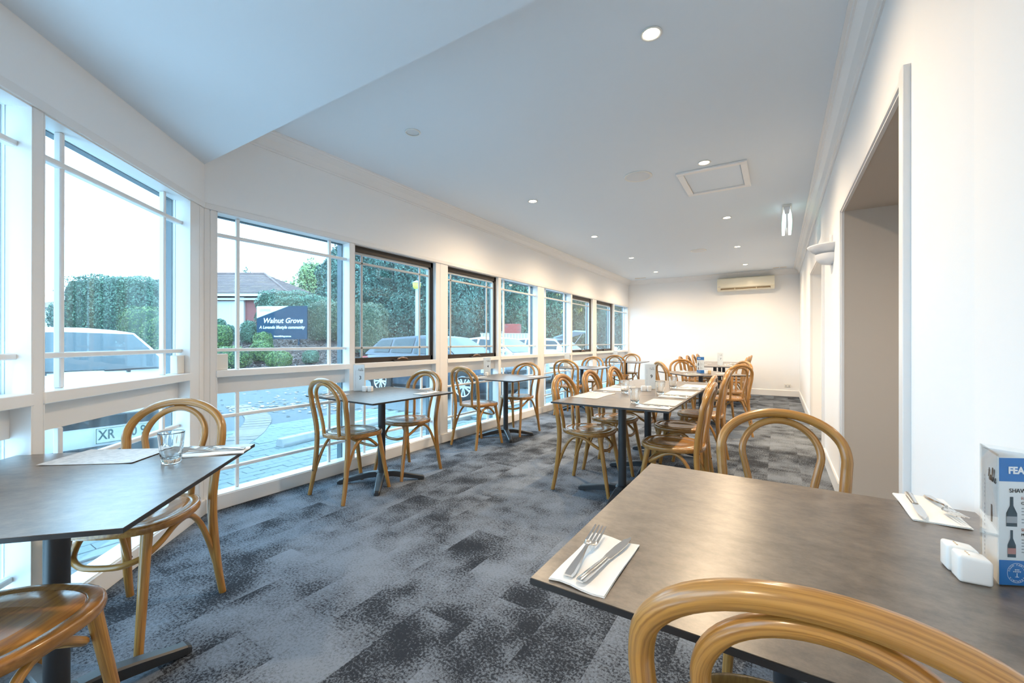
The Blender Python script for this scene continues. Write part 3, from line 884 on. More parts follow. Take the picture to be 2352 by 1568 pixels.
# ------------------------------------------------------------------ tables
TZ = .735
base_cache = {}
def make_base(root, brz=0.0):
    if 'd' in base_cache:
        for nm, me, kids in base_cache['d']:
            o = link(bpy.data.objects.new(nm, me), root)
            o.rotation_euler = (0, 0, brz)
            for kn, km, kr in kids:
                k = link(bpy.data.objects.new(kn, km), o); k.rotation_euler = (0, 0, kr)
        return
    d = []
    bm = NB(); lathe(bm, [(0, .06), (.030, .06), (.030, TZ - .018), (0, TZ - .018)], 24); c = finish('column', bm, M['cast'], root, smooth=True, angle=.8); d.append(('column', c.data, []))
    bm = NB(); lathe(bm, [(0, .045), (.052, .045), (.052, .085), (.040, .096), (.0, .098)], 24); b = finish('base_hub', bm, M['cast'], root, smooth=True, angle=.8)
    bm = NB()
    prof = [(.03, .048, .090, .030), (.10, .044, .088, .030), (.20, .028, .068, .027), (.29, .012, .046, .024), (.335, .004, .036, .022), (.350, .004, .026, .016)]
    R = []
    for x, z0, z1, w in prof:
        R.append([bm.verts.new(p) for p in ((x, -w, z0), (x, w, z0), (x, w, z1 - .006), (x, w * .72, z1), (x, -w * .72, z1), (x, -w, z1 - .006))])
    for a, bb in zip(R[:-1], R[1:]):
        for k in range(6): bm.faces.new((a[k], bb[k], bb[(k + 1) % 6], a[(k + 1) % 6]))
    bm.faces.new(R[0]); bm.faces.new(R[-1][::-1])
    box(bm, .30, .335, -.014, .014, 0, .012)
    bmesh.ops.recalc_face_normals(bm, faces=bm.faces)
    kids = []
    first = None
    for k in range(4):
        rz = PI / 4 + k * PI / 2
        if first is None:
            first = finish('prong', bm, M['cast'], b); o = first
        else:
            o = link(bpy.data.objects.new('prong', first.data), b)
        o.rotation_euler = (0, 0, rz); kids.append(('prong', first.data, rz))
    d.append(('base_hub', b.data, kids))
    bm = NB()
    for a in (0, PI / 2): box(bm, -.20, .20, -.022, .022, TZ - .019, TZ - .0125, M=Matrix.Rotation(a + PI / 4, 4, 'Z'))
    p = finish('mounting_plate', bm, M['cast'], root); d.append(('mounting_plate', p.data, []))
    base_cache['d'] = d
def table(x, y, rz, wx, wy, label, group=None, brz=0.0):
    t = thing('pedestal_table', label, 'table', (x, y, 0), rz, group)
    bm = NB(); box(bm, -wx / 2, wx / 2, -wy / 2, wy / 2, TZ - .0125, TZ - .0015)
    core = finish('tabletop', bm, M['edge'], t)
    bm = NB(); box(bm, -wx / 2 + .001, wx / 2 - .001, -wy / 2 + .001, wy / 2 - .001, TZ - .0014, TZ); finish('laminate_face', bm, M['laminate'], core)
    make_base(t, brz)
    return t
table(.02, 1.112, 0, .815, .872, 'large brown topped table in the foreground against the right wall')
table(-1.88, .348, math.radians(45.5), .82, .84, 'dark table set at an angle in the bay, holding a tumbler and menu')
table(-2.815, 2.405, math.radians(-1.5), .84, .84, 'dark pedestal table by the first window past the bay')
table(-2.865, 4.385, math.radians(-2), .82, .84, 'dark pedestal table by the window, second in the row')
table(-2.870, 6.80, 0, .82, .84, 'dark pedestal table by the window, third in the row')
table(-2.870, 9.30, 0, .82, .82, 'last dark pedestal table by the window, next to the back wall')
table(-.993, 3.125, 0, .83, .735, 'nearest of the three brown tables pushed together in the middle of the room', brz=PI / 4)
table(-.993, 3.863, 0, .83, .735, 'middle one of the three brown tables pushed together in the middle of the room', brz=PI / 4)
table(-.993, 4.601, 0, .83, .735, 'farthest of the three brown tables pushed together in the middle of the room', brz=PI / 4)
table(-.92, 6.43, math.radians(38), .86, .88, 'turned square table carrying the upright blue card')
table(-.99, 8.60, 0, .80, .735, 'nearest of the tables pushed together at the back', brz=PI / 4)
table(-.99, 9.338, 0, .80, .735, 'middle one of the tables pushed together at the back', brz=PI / 4)
table(-.99, 10.076, 0, .80, .735, 'farthest of the tables pushed together at the back', brz=PI / 4)

# ------------------------------------------------------------------ things on the tables
def make_fork():
    r = empty('fork')
    bm = NB()
    st = [(0, .0085, .0025), (.012, .0105, .003), (.05, .0085, .006), (.085, .0045, .010), (.106, .0032, .013), (.114, .004, .0125)]
    def strip(bm, st, th):
        R = [[bm.verts.new(p) for p in ((-w, y, z), (w, y, z), (w * .7, y, z + th), (-w * .7, y, z + th))] for y, w, z in st]
        for a, b in zip(R[:-1], R[1:]):
            for k in range(4): bm.faces.new((a[k], a[(k + 1) % 4], b[(k + 1) % 4], b[k]))
        bm.faces.new(R[0][::-1]); bm.faces.new(R[-1])
        bmesh.ops.recalc_face_normals(bm, faces=bm.faces)
    strip(bm, st, .0032); finish('handle', bm, M['steel'], r, smooth=True, angle=.7)
    bm = NB(); strip(bm, [(.113, .004, .0122), (.120, .0115, .010), (.128, .0140, .008), (.140, .0146, .0085)], .0018); finish('head', bm, M['steel'], r, smooth=True, angle=.7)
    for k in range(4):
        bm = NB(); x = -.0117 + .0078 * k
        R = [[bm.verts.new((x * f + sx * w, y, z + dz)) for sx, dz in ((-1, 0), (1, 0), (1, .0018), (-1, .0018))] for y, w, z, f in ((.138, .0027, .0083, 1), (.170, .0023, .0115, 1), (.202, .0012, .0170, 1))]
        for a, b in zip(R[:-1], R[1:]):
            for q in range(4): bm.faces.new((a[q], a[(q + 1) % 4], b[(q + 1) % 4], b[q]))
        bm.faces.new(R[0][::-1]); bm.faces.new(R[-1]); bmesh.ops.recalc_face_normals(bm, faces=bm.faces)
        finish('tine', bm, M['steel'], r)
    return r
def make_knife():
    r = empty('knife')
    bm = NB()
    R = [[bm.verts.new((w * math.cos(a), y, .0045 + h * math.sin(a))) for a in np.linspace(0, 2 * PI, 9)[:-1]] for y, w, h in ((0, .007, .003), (.006, .0095, .0042), (.04, .0088, .0042), (.095, .0068, .0035), (.103, .0072, .0036))]
    for a, b in zip(R[:-1], R[1:]):
        for k in range(8): bm.faces.new((a[k], a[(k + 1) % 8], b[(k + 1) % 8], b[k]))
    bm.faces.new(R[0][::-1]); bm.faces.new(R[-1]); finish('handle', bm, M['steel'], r, smooth=True, angle=.8)
    bm = NB()
    prism(bm, [(-.0065, .102), (.0062, .102), (.0075, .108), (.0085, .15), (.0080, .18), (.0045, .205), (-.0005, .217), (-.0075, .195), (-.0095, .160), (-.0082, .115)], .0035, .0055)
    finish('blade', bm, M['steel'], r)
    return r
def make_napkin():
    bm = NB()
    nx, ny = 5, 8
    def layer(z0, t, sx, sy, sk):
        g = [[[bm.verts.new((sx * (i / nx - .5) * (1 - .02 * j / ny) + sk * (j / ny), sy * (j / ny - .5) + .003 * math.sin(i * 1.3), z0 + zz + .0012 * math.sin(j * .9 + i))) for i in range(nx + 1)] for j in range(ny + 1)] for zz in (0, t)]
        for L, fl in ((0, 1), (1, 0)):
            for j in range(ny):
                for i in range(nx):
                    f = (g[L][j][i], g[L][j][i + 1], g[L][j + 1][i + 1], g[L][j + 1][i]); bm.faces.new(f[::-1] if fl else f)
        edge = [(0, i) for i in range(nx + 1)] + [(j, nx) for j in range(1, ny + 1)] + [(ny, i) for i in range(nx - 1, -1, -1)] + [(j, 0) for j in range(ny - 1, 0, -1)]
        for k in range(len(edge)):
            a, b = edge[k], edge[(k + 1) % len(edge)]
            bm.faces.new((g[0][a[0]][a[1]], g[0][b[0]][b[1]], g[1][b[0]][b[1]], g[1][a[0]][a[1]]))
    layer(.0014, .0013, .106, .216, 0); layer(.0034, .0013, .104, .214, .002)
    return finish('napkin', bm, M['napkin'], smooth=True, angle=.7)
fork0, knife0, napkin0 = make_fork(), make_knife(), make_napkin()
first = {'f': 1, 'k': 1, 'n': 1}
def put(proto, key, loc, rz, label, cat, group):
    o = proto if first[key] else copy_tree(proto)
    first[key] = 0
    o.location = loc; o.rotation_euler = (0, 0, rz)
    return tag(o, label, cat, group)
def setting(x, y, rz, where, fo=(-.017, -.098, .10), kn=(.017, -.098, -.06), flip=False):
    """a folded napkin with fork and knife; rz turns local +y away from the diner"""
    put(napkin0, 'n', (x, y, TZ), rz, 'folded white napkin ' + where, 'napkin', 'napkins at the place settings')
    R = Matrix.Rotation(rz, 2)
    a, b = fo, kn
    for (dx, dy, dr), pr, key, nm in ((a, fork0, 'f', 'fork'), (b, knife0, 'k', 'knife')):
        v = R @ Vector((dx, dy))
        put(pr, key, (x + v.x, y + v.y, TZ + .0062), rz + dr, 'steel ' + nm + ' on napkin ' + where, nm, nm + ' at the place settings' if nm == 'fork' else 'knives at the place settings')
setting(-.302, .795, 0.0, 'at the near left corner of the foreground table', fo=(-.022, -.092, .06), kn=(.004, -.098, -.13))
setting(.330, 1.500, PI, 'at the far right corner of the foreground table', fo=(-.020, -.105, .09), kn=(.020, -.105, -.05))
setting(-1.865, .775, math.radians(141), 'at the tip of the bay table', fo=(-.006, -.10, -.18), kn=(.012, -.10, .05))
setting(-2.52, 2.63, PI, 'at the far edge of the first window table'); setting(-3.05, 2.12, 0, 'at the near edge of the first window table')
setting(-2.58, 4.62, PI, 'at the far edge of the second window table'); setting(-3.10, 4.14, 0, 'at the near edge of the second window table')
setting(-2.60, 7.05, PI, 'at the far edge of the third window table')
for k, (y) in enumerate((2.88, 3.50, 4.18)):
    setting(-.70, y, PI / 2, 'at the door side of the long middle table, ' + ['nearest place', 'middle place', 'farthest place'][k])
for k, (y) in enumerate((3.42, 4.02)):
    setting(-1.27, y, -PI / 2, 'at the window side of the long middle table, ' + ['nearest place', 'second place'][k])
setting(-1.20, 6.63, math.radians(-142), 'at the far left side of the turned table')
setting(-.98, 6.12, math.radians(-52), 'at the near left side of the turned table')
setting(-.62, 6.42, math.radians(128), 'at the right side of the turned table')
for k, (x, y) in enumerate(((-1.28, 9.0), (-1.28, 9.6), (-.82, 8.75), (-.82, 9.5))):
    setting(x, y, -PI / 2 if x < -1 else PI / 2, 'on the long back table, ' + ['window side near', 'window side far', 'door side near', 'door side far'][k])

# printed paper menus
def menu(x, y, rz, w, d, label, curl=0.0):
    bm = NB()
    nx, ny = 10, 6
    g = [[bm.verts.new((w * (i / nx - .5), d * (j / ny - .5), .0012 + curl * max(0, abs(i / nx - .5) * 2 - .6) ** 2)) for i in range(nx + 1)] for j in range(ny + 1)]
    h = [[bm.verts.new((v.co.x, v.co.y, v.co.z + .0006)) for v in r] for r in g]
    for j in range(ny):
        for i in range(nx):
            bm.faces.new((g[j][i], g[j + 1][i], g[j + 1][i + 1], g[j][i + 1])); bm.faces.new((h[j][i], h[j][i + 1], h[j + 1][i + 1], h[j + 1][i]))
    o = finish('paper_menu', bm, M['paper'], smooth=True)
    o.location = (x, y, TZ); o.rotation_euler = (0, 0, rz)
    return tag(o, label, 'menu', 'paper menus on the tables')
menu(-2.14, .535, math.radians(38), .31, .215, 'white printed paper menu lying by the tumbler on the bay table', .012)
for k, y in enumerate((3.16, 3.80, 4.47)):
    menu(-.70, y, PI / 2, .42 * .75, .22, 'white paper menu on the door side of the long middle table, ' + ['nearest place', 'middle place', 'farthest place'][k])
for k, y in enumerate((3.22, 3.80)):
    menu(-1.28, y, PI / 2, .30, .21, 'white paper menu on the window side of the long middle table, ' + ['nearest place', 'second place'][k])

# tumblers
def make_tumbler():
    bm = NB()
    seg = 40
    outer = [(.0, .0), (.026, .0), (.0285, .003), (.031, .030), (.0345, .062), (.0395, .108), (.0400, .1105)]
    inner = [(.0385, .1105), (.0375, .106), (.0325, .062), (.029, .030), (.0265, .022), (.018, .017), (0, .016)]
    lathe(bm, outer + inner, seg)
    for v in bm.verts:
        r = math.hypot(v.co.x, v.co.y)
        if r > .02 and v.co.z < .066:
            a = math.atan2(v.co.y, v.co.x)
            f = 1 + (.035 if v.co.z > .002 else .0) * math.cos(10 * a) * (1 if r > .0275 else 0)
            v.co.x *= f; v.co.y *= f
    bmesh.ops.recalc_face_normals(bm, faces=bm.faces)
    return finish('tumbler', bm, M['tumbler'], smooth=True)
tum = make_tumbler(); tfirst = [1]
for (x, y, lb) in ((-1.845, .625, 'clear glass tumbler on the bay table'), (-.858, 2.985, 'clear tumbler nearest the camera on the long middle table'), (-1.105, 3.545, 'clear tumbler on the window side of the long middle table'), (-.828, 3.615, 'clear tumbler beside the shakers on the long middle table'), (-.837, 4.155, 'clear tumbler farthest along the long middle table')):
    o = tum if tfirst[0] else tum.copy()
    if not tfirst[0]: COL.objects.link(o)
    tfirst[0] = 0
    o.location = (x, y, TZ + .0004); tag(o, lb, 'glass', 'water tumblers')

# salt and pepper blocks: rounded square blocks with a curved top edge
def make_shaker():
    r = empty('shaker')
    bm = NB(); box(bm, -.0185, .0185, -.023, .023, 0, .050, bevel=.006, seg=3)
    for v in bm.verts:
        if v.co.z > .03 and v.co.y > 0: v.co.z -= .22 * v.co.y
    finish('body', bm, M['ceramic'], r, smooth=True, angle=.9)
    for dx in (-.007, .0, .007):
        bm = NB(); lathe(bm, [(0, .0003), (.0014, .0003), (.0014, -.001)], 8); o = finish('hole', bm, M['tan'], r); o.location = (dx, -.006, .0495)
    return r
shk = make_shaker(); sf = [1]
def shaker(x, y, rz, label, tan=False):
    o = shk if sf[0] else copy_tree(shk)
    sf[0] = 0
    o.location = (x, y, TZ); o.rotation_euler = (0, 0, rz); tag(o, label, 'shaker', 'salt and pepper shakers')
    if tan:
        b = [c for c in o.children if c.name.startswith('body')][0]; b.data = b.data.copy(); b.data.materials[0] = M['tan']
    return o
for (x, y, rz, lb) in ((.294, 1.142, -1.50, 'white block shaker farther of the pair on the foreground table'), (.299, 1.100, -1.50, 'white block shaker nearer of the pair on the foreground table'),
        (-3.06, 2.43, .5, 'white block shaker left of the pair on the first window table'), (-3.02, 2.455, .5, 'white block shaker right of the pair on the first window table'),
        (-3.16, 4.39, .4, 'cream block shaker left of the card on the second window table'),
        (-1.014, 3.79, .5, 'white block shaker left of the pair on the long middle table'), (-.968, 3.80, .5, 'white block shaker right of the pair on the long middle table'),
        (-.84, 6.33, .4, 'white block shaker beside the blue card'),
        (-3.08, 6.72, .3, 'white block shaker on the third window table'), (-3.05, 9.25, .3, 'white block shaker on the last window table')):
    shaker(x, y, rz, lb)
shaker(-.80, 6.34, .4, 'tan block shaker right of the blue card', tan=True)

# three-sided table card holders
SC = [[(0, .3), (.12, .75), (.30, 1.35), (.26, .5), (.30, .1), (.48, 0)], [(.98, .55), (.78, .62), (.64, .30), (.74, .02), (.92, .2), (1.0, .6), (1.0, .15), (1.14, .02)],
      [(1.14, .02), (1.38, .55), (1.56, 1.40), (1.46, 1.50), (1.38, .7), (1.42, .06), (1.62, .05), (1.74, .38), (1.60, .52)], [(1.74, .38), (1.95, .5), (2.16, 1.30), (2.06, 1.46), (1.98, .8), (2.03, .10), (2.20, .05)],
      [(2.20, .05), (2.52, .38), (2.50, .60), (2.36, .40), (2.44, .02), (2.72, .2)], [(-.15, .98), (.2, 1.0), (.55, 1.12)]]
def script_word(parent, Mx, size, mat):
    bm = NB()
    for st in SC:
        p = catmull([(x * size, y * size, 0) for x, y in st], 5)
        tube(bm, [Mx @ v for v in p], size * .035, 5)
    return finish('script_lettering', bm, mat, parent)
HS, HH = .100, .236
def holder(x, y, rz, label, number=None, wine_front=False, wine_side=False):
    t = thing('table_card_holder', label, 'table sign', (x, y, TZ), rz, 'three sided table cards')
    V = [Vector((-HS / 2, 0)), Vector((HS / 2, 0)), Vector((0, HS * .87))]
    bm = NB()
    for i in range(3):
        a, b = V[i], V[(i + 1) % 3]
        d = (b - a).normalized(); nrm = Vector((d.y, -d.x))
        prism(bm, [a, b, b - nrm * .0016, a - nrm * .0016], 0, HH)
    finish('acrylic_shell', bm, M['acrylic'], t)
    for i in range(3):
        a, b = V[i], V[(i + 1) % 3]
        d = (b - a).normalized(); nrm = Vector((d.y, -d.x))
        a2, b2 = a + d * .004 - nrm * .0022, b - d * .004 - nrm * .0022
        bm = NB(); prism(bm, [a2, b2, b2 - nrm * .0006, a2 - nrm * .0006], .003, HH - .006)
        card = finish('card', bm, M['card'], t)
        o = a2 + nrm * .0004
        Mx = basis((o.x, o.y, .003), (d.x, d.y, 0), (0, 0, 1)) @ Matrix.Scale(HH / .215, 4, (0, 1, 0))
        wd = HS - .008
        wine = (wine_front and i == 0) or (wine_side and i == 1)
        if wine:
            for z0, z1 in ((0, .040), (.168, .206)):
                bm = NB(); box(bm, 0, wd, z0, z1, 0, .0004, M=Mx); finish('blue_band', bm, M['bluecard'], card)
            lettering('FEAT', .0155, Mx @ Matrix.Translation((.014, .181, .0008)), M['card'], card, fat=.0006)
            lettering('SHAW', .0095, Mx @ Matrix.Translation((.016, .150, .0004)), M['ink'], card)
            for bz, hh in ((.095, .048), (.045, .044)):
                bm = NB()
                k = .0085 if bz > .08 else .0065
                prism(bm, [(-k, 0), (k, 0), (k, hh * .45), (k * .30, hh * .70), (k * .28, hh), (-k * .28, hh), (-k * .30, hh * .70), (-k, hh * .45)], 0, .0004, M=Mx @ Matrix.Translation((.020, bz, 0)))
                finish('printed_bottle', bm, M['bottleink'], card)
                bm = NB(); box(bm, -k, k, hh * .12, hh * .34, .0004, .0006, M=Mx @ Matrix.Translation((.020, bz, 0))); finish('printed_label', bm, M['greyink'] if bz > .08 else M['redink'], card)
            lettering('REE', .0065, Mx @ Matrix.Translation((.035, .139, .0004)), M['redink'], card); lettering('CUR', .0065, Mx @ Matrix.Translation((.035, .131, .0004)), M['ink'], card)
            lettering('SHIR', .0065, Mx @ Matrix.Translation((.035, .088, .0004)), M['redink'], card); lettering('McL', .0065, Mx @ Matrix.Translation((.035, .080, .0004)), M['ink'], card)
            bm = NB()
            for z in (.124, .119, .114, .106, .101, .073, .068, .063, .058, .053): box(bm, .036, wd - .01 - .01 * ((z * 1000) % 3), z, z + .0016, 0, .0003, M=Mx)
            ln = finish('small_print', bm, M['greyink'], card); ln['kind'] = 'stuff'
            # round emblem on the lower band: ring, words round it, fountain of glasses
            cx, cz, rr = .028, .020, .016
            bm = NB()
            for r0, r1 in ((rr - .0006, rr),):
                n = 32
                A = [bm.verts.new(Mx @ Vector((cx + r0 * math.cos(2 * PI * k / n), cz + r0 * math.sin(2 * PI * k / n), .0007))) for k in range(n)]
                B = [bm.verts.new(Mx @ Vector((cx + r1 * math.cos(2 * PI * k / n), cz + r1 * math.sin(2 * PI * k / n), .0007))) for k in range(n)]
                for k in range(n): bm.faces.new((A[k], B[k], B[(k + 1) % n], A[(k + 1) % n]))
            box(bm, -.0005, .0005, -.006, 0, .0006, .0008, M=Mx @ Matrix.Translation((cx, cz, 0))); box(bm, -.003, .003, -.0068, -.006, .0006, .0008, M=Mx @ Matrix.Translation((cx, cz, 0)))
            for q in range(-2, 3):
                for zz in (0, .003):
                    if abs(q) < 2 or zz == 0: prism(bm, [(q * .0026 - .0011, .0030), (q * .0026, .0008), (q * .0026 + .0011, .0030)], .0006, .0008, M=Mx @ Matrix.Translation((cx, cz + zz, 0)))
            em = finish('emblem', bm, M['card'], card)
            for word, mid, flip in (('SHAW FAMILY', PI / 2, 1), ('VINTNERS', -PI / 2, -1)):
                for q, ch in enumerate(word):
                    if ch == ' ': continue
                    a = mid - flip * (q - (len(word) - 1) / 2) * .265
                    rad = rr - .0042 if flip > 0 else rr - .0012
                    Mc = Mx @ Matrix.Translation((cx + rad * math.cos(a), cz + rad * math.sin(a), .0007)) @ Matrix.Rotation(a - PI / 2 if flip > 0 else a + PI / 2, 4, 'Z')
                    lettering(ch, .0040, Mc, M['card'], card, align='CENTER', ext=.0001)
        elif number and i == 0:
            script_word(card, Mx @ Matrix.Translation((wd * .46, .160, .0008)), .0150, M['ink'])
            lettering(number, .040, Mx @ Matrix.Translation((wd * .62, .092, .0004)), M['ink'], card, align='CENTER', fat=.0008)
            bm = NB()
            for k in range(20):
                if k % 7 != 6: box(bm, wd * .17, wd * .17 + .0030, .022 + k * .0072, .0255 + k * .0072, 0, .0003, M=Mx)
            ln = finish('vertical_print', bm, M['greyink'], card); ln['kind'] = 'stuff'
    return t
holder(.334, 1.148, math.radians(-93.5), 'three sided holder with table and wine cards on the foreground table', '1', wine_side=True)
holder(-3.13, 2.42, math.radians(40), 'clear three sided card holder on the first window table', '3')
holder(-3.20, 4.455, math.radians(30), 'clear three sided card holder on the second window table', '4')
holder(-1.00, 3.975, math.radians(18), 'clear three sided card holder on the long middle table', '9')
holder(-.915, 6.36, math.radians(12), 'clear three sided holder showing a blue and white card on the turned table', None, wine_front=True)
holder(-.93, 8.85, math.radians(8), 'clear three sided card holder on the long back table', '7')
holder(-3.14, 6.78, math.radians(25), 'clear three sided holder on the third window table', None)
holder(-3.12, 9.32, math.radians(20), 'clear three sided holder on the last window table', None)

# ------------------------------------------------------------------ outside
GZ = -.12
RT = Vector((math.cos(YAW), math.sin(YAW))); FW = Vector((-math.sin(YAW), math.cos(YAW)))
def AT(u, v, d):
    """point at depth d metres in front of the camera, seen at photograph pixel u, v"""
    r = (u - 1176) / FPX * d
    return Vector((RT.x * r + FW.x * d, RT.y * r + FW.y * d, CAM_H - (v - 784) / FPX * d))
def RD(r, d): return Vector((RT.x * r + FW.x * d, RT.y * r + FW.y * d))

# ground: asphalt, then the paved apron in front of the windows
bm = NB(); box(bm, -70, XL - .10, -40, 70, GZ - .2, GZ - .012)
struct('ground_asphalt', bm, M['asphalt'])
# apron of pavers: base slab plus individual pavers
bm = NB(); box(bm, -6.7, -3.46, -2.5, 5.6, GZ - .05, GZ - .004)
apron = struct('ground_paving', bm, M['paverjoint'])
PW, PL, PG = .115, .23, .004
bm = NB(); box(bm, PG / 2, PW - PG / 2, PG / 2, PL - PG / 2, -.03, 0, bevel=.003); pv = finish('paver', bm, M['paver'], apron); pvme = pv.data
spots = []
for ix in range(28):
    for iy in range(36):
        x = -3.475 - (ix + 1) * PW; y = -2.5 + iy * PL + (ix % 2) * PL / 2
        if y + PL > 5.6: continue
        c = Vector((x + PW / 2, y + PL / 2))
        r, d = c.dot(RT), c.dot(FW)
        vis = d > .5 and 0 < 1176 + FPX * r / d < 960 and abs(c.y) < 6
        spots.append((0 if vis else 1, d, x, y))
spots.sort()
bmr = NB()
for k, (a, d, x, y) in enumerate(spots):
    dz = random.uniform(-.003, .002)
    if k < 296:
        o = pv if k == 0 else link(bpy.data.objects.new('paver', pvme), apron)
        o.location = (x, y, GZ + dz)
    else:
        box(bmr, x + PG / 2, x + PW - PG / 2, y + PG / 2, y + PL - PG / 2, GZ - .03, GZ + dz)
rest = finish('paver_field', bmr, M['paver'], apron); rest['kind'] = 'stuff'
# curved band of pale pink bricks crossing the paving
band = empty('ground_brick_band'); band['kind'] = 'structure'
cl = catmull([(-5.2, 2.05, 0), (-6.0, 2.78, 0), (-6.55, 3.20, 0), (-7.3, 3.66, 0), (-8.1, 3.96, 0), (-9.2, 4.2, 0)], 12)
bm = NB(); box(bm, .003, .108, -.19, .19, -.02, .006, bevel=.002); b0 = finish('brick', bm, M['pinkbrick'], band); bf = True
acc = 0.0
for a, b in zip(cl[:-1], cl[1:]):
    L = (b - a).length; acc += L
    n = int(acc // .112)
    for k in range(n):
        p = a + (b - a) * ((k + .5) / max(n, 1))
        o = b0 if bf else link(bpy.data.objects.new('brick', b0.data), band)
        bf = False
        o.location = (p.x, p.y, GZ); o.rotation_euler = (0, 0, math.atan2(b.y - a.y, b.x - a.x))
    acc -= n * .112
# kerb and strip by the building, further along
bm = NB(); box(bm, -4.55, -4.40, 4.3, 30, GZ - .1, GZ + .06, bevel=.01); struct('ground_kerb', bm, M['concrete'])
bm = NB(); box(bm, -4.39, -3.46, 5.65, 30, GZ - .1, GZ + .03); struct('ground_strip', bm, M['paver'])
# wheel stops
def wheel_stop(x, y, rz, L, label):
    t = thing('wheel_stop', label, 'wheel stop', (x, y, GZ - .004), rz, 'concrete wheel stops in the parking bays')
    bm = NB()
    pr = [(-.075, 0), (.075, 0), (.075, .04), (.045, .105), (-.045, .105), (-.075, .04)]
    a = [bm.verts.new((0, p, z)) for p, z in pr]; b = [bm.verts.new((L, p, z)) for p, z in pr]
    bm.faces.new(a); bm.faces.new(b[::-1])
    for i in range(6): bm.faces.new((a[i], a[(i + 1) % 6], b[(i + 1) % 6], b[i]))
    bmesh.ops.recalc_face_normals(bm, faces=bm.faces)
    bmesh.ops.bevel(bm, geom=bm.edges[:], offset=.008, segments=1, affect='EDGES')
    finish('concrete_bar', bm, M['concrete'], t)
    for q in (.25, L - .25):
        bm = NB(); lathe(bm, [(0, .107), (.018, .107), (.018, .103)], 10); o = finish('pin', bm, M['greyink'], t); o.location = (q, 0, 0)
wheel_stop(-5.17, 2.84, math.radians(97), 1.65, 'pale concrete wheel stop on the paving outside the first window')
wheel_stop(-4.85, 6.2, math.radians(92), 1.65, 'pale concrete wheel stop in front of the dark car')
wheel_stop(-4.85, 8.9, math.radians(92), 1.65, 'pale concrete wheel stop past the dark car')
# fallen leaves on the asphalt
def leaves_flat(name, pts, size, mat, jitter=.02):
    n = len(pts)
    P = np.asarray(pts, float)
    ang = RNG.uniform(0, 2 * PI, n); s = RNG.uniform(.6, 1.3, n) * size
    V = np.zeros((n, 4, 3))
    for k, (a, w) in enumerate(((0, 1), (PI / 2, .6), (PI, 1), (3 * PI / 2, .6))):
        V[:, k, 0] = P[:, 0] + np.cos(ang + a) * s * w; V[:, k, 1] = P[:, 1] + np.sin(ang + a) * s * w
        V[:, k, 2] = P[:, 2] + .004 + RNG.uniform(0, jitter, n)
    o = quad_mesh(name, V.reshape(-1, 3), np.arange(n * 4).reshape(n, 4), mat)
    return o
pts = []
for cx, cy, sx, n in ((-8.6, 3.4, .5, 90), (-8.4, 4.6, .6, 110), (-7.8, 5.6, .6, 80), (-9.6, 6.0, .9, 70), (-7.0, 5.0, .35, 30)):
    for k in range(n):
        pts.append((cx + RNG.normal() * sx, cy + RNG.normal() * sx * .6, GZ - .006))
tag(leaves_flat('fallen_leaves', pts, .05, M['dryleaf']), 'scatter of dry brown fallen leaves on the asphalt outside', 'leaves', kind='stuff')

# garden mound
def mound_z(r, d):
    z = np.interp(d, [16.4, 16.8, 18, 20, 22, 24, 30, 70], [GZ - .05, .0, .18, 1.02, 1.48, 1.72, 1.95, 2.3])
    px = 1176 + FPX * r / d
    f = min(1, max(0, (925 - px) / 110)); f = f * f * (3 - 2 * f)
    return (GZ - .05) + (z - (GZ - .05)) * f
bm = NB()
rs = np.linspace(-84, -3, 110); ds = np.concatenate([np.linspace(16.4, 24, 40), np.linspace(24.8, 70, 24)])
g = [[bm.verts.new((*RD(r, d), mound_z(r, d) + (.03 * mnoise.noise((r * 2, d * 2, 0)) if d > 16.6 else 0))) for r in rs] for d in ds]
for j in range(len(ds) - 1):
    for i in range(len(rs) - 1): bm.faces.new((g[j][i], g[j][i + 1], g[j + 1][i + 1], g[j + 1][i]))
struct('ground_garden_bed', bm, M['mulch'], smooth=True)
# chips of bark scattered over the bed
pts = []
for k in range(5200):
    d = RNG.uniform(16.9, 23); px = RNG.uniform(480, 850); r = (px - 1176) / FPX * d
    pts.append((*RD(r, d), mound_z(r, d)))
M['chip'] = leafy('bark_chip', (.06, .04, .036), (.13, .095, .085), (.34, .28, .27))
tag(leaves_flat('bark_mulch', pts, .055, M['chip'], .05), 'loose bark mulch chips covering the garden bed round the sign', 'mulch', kind='stuff')

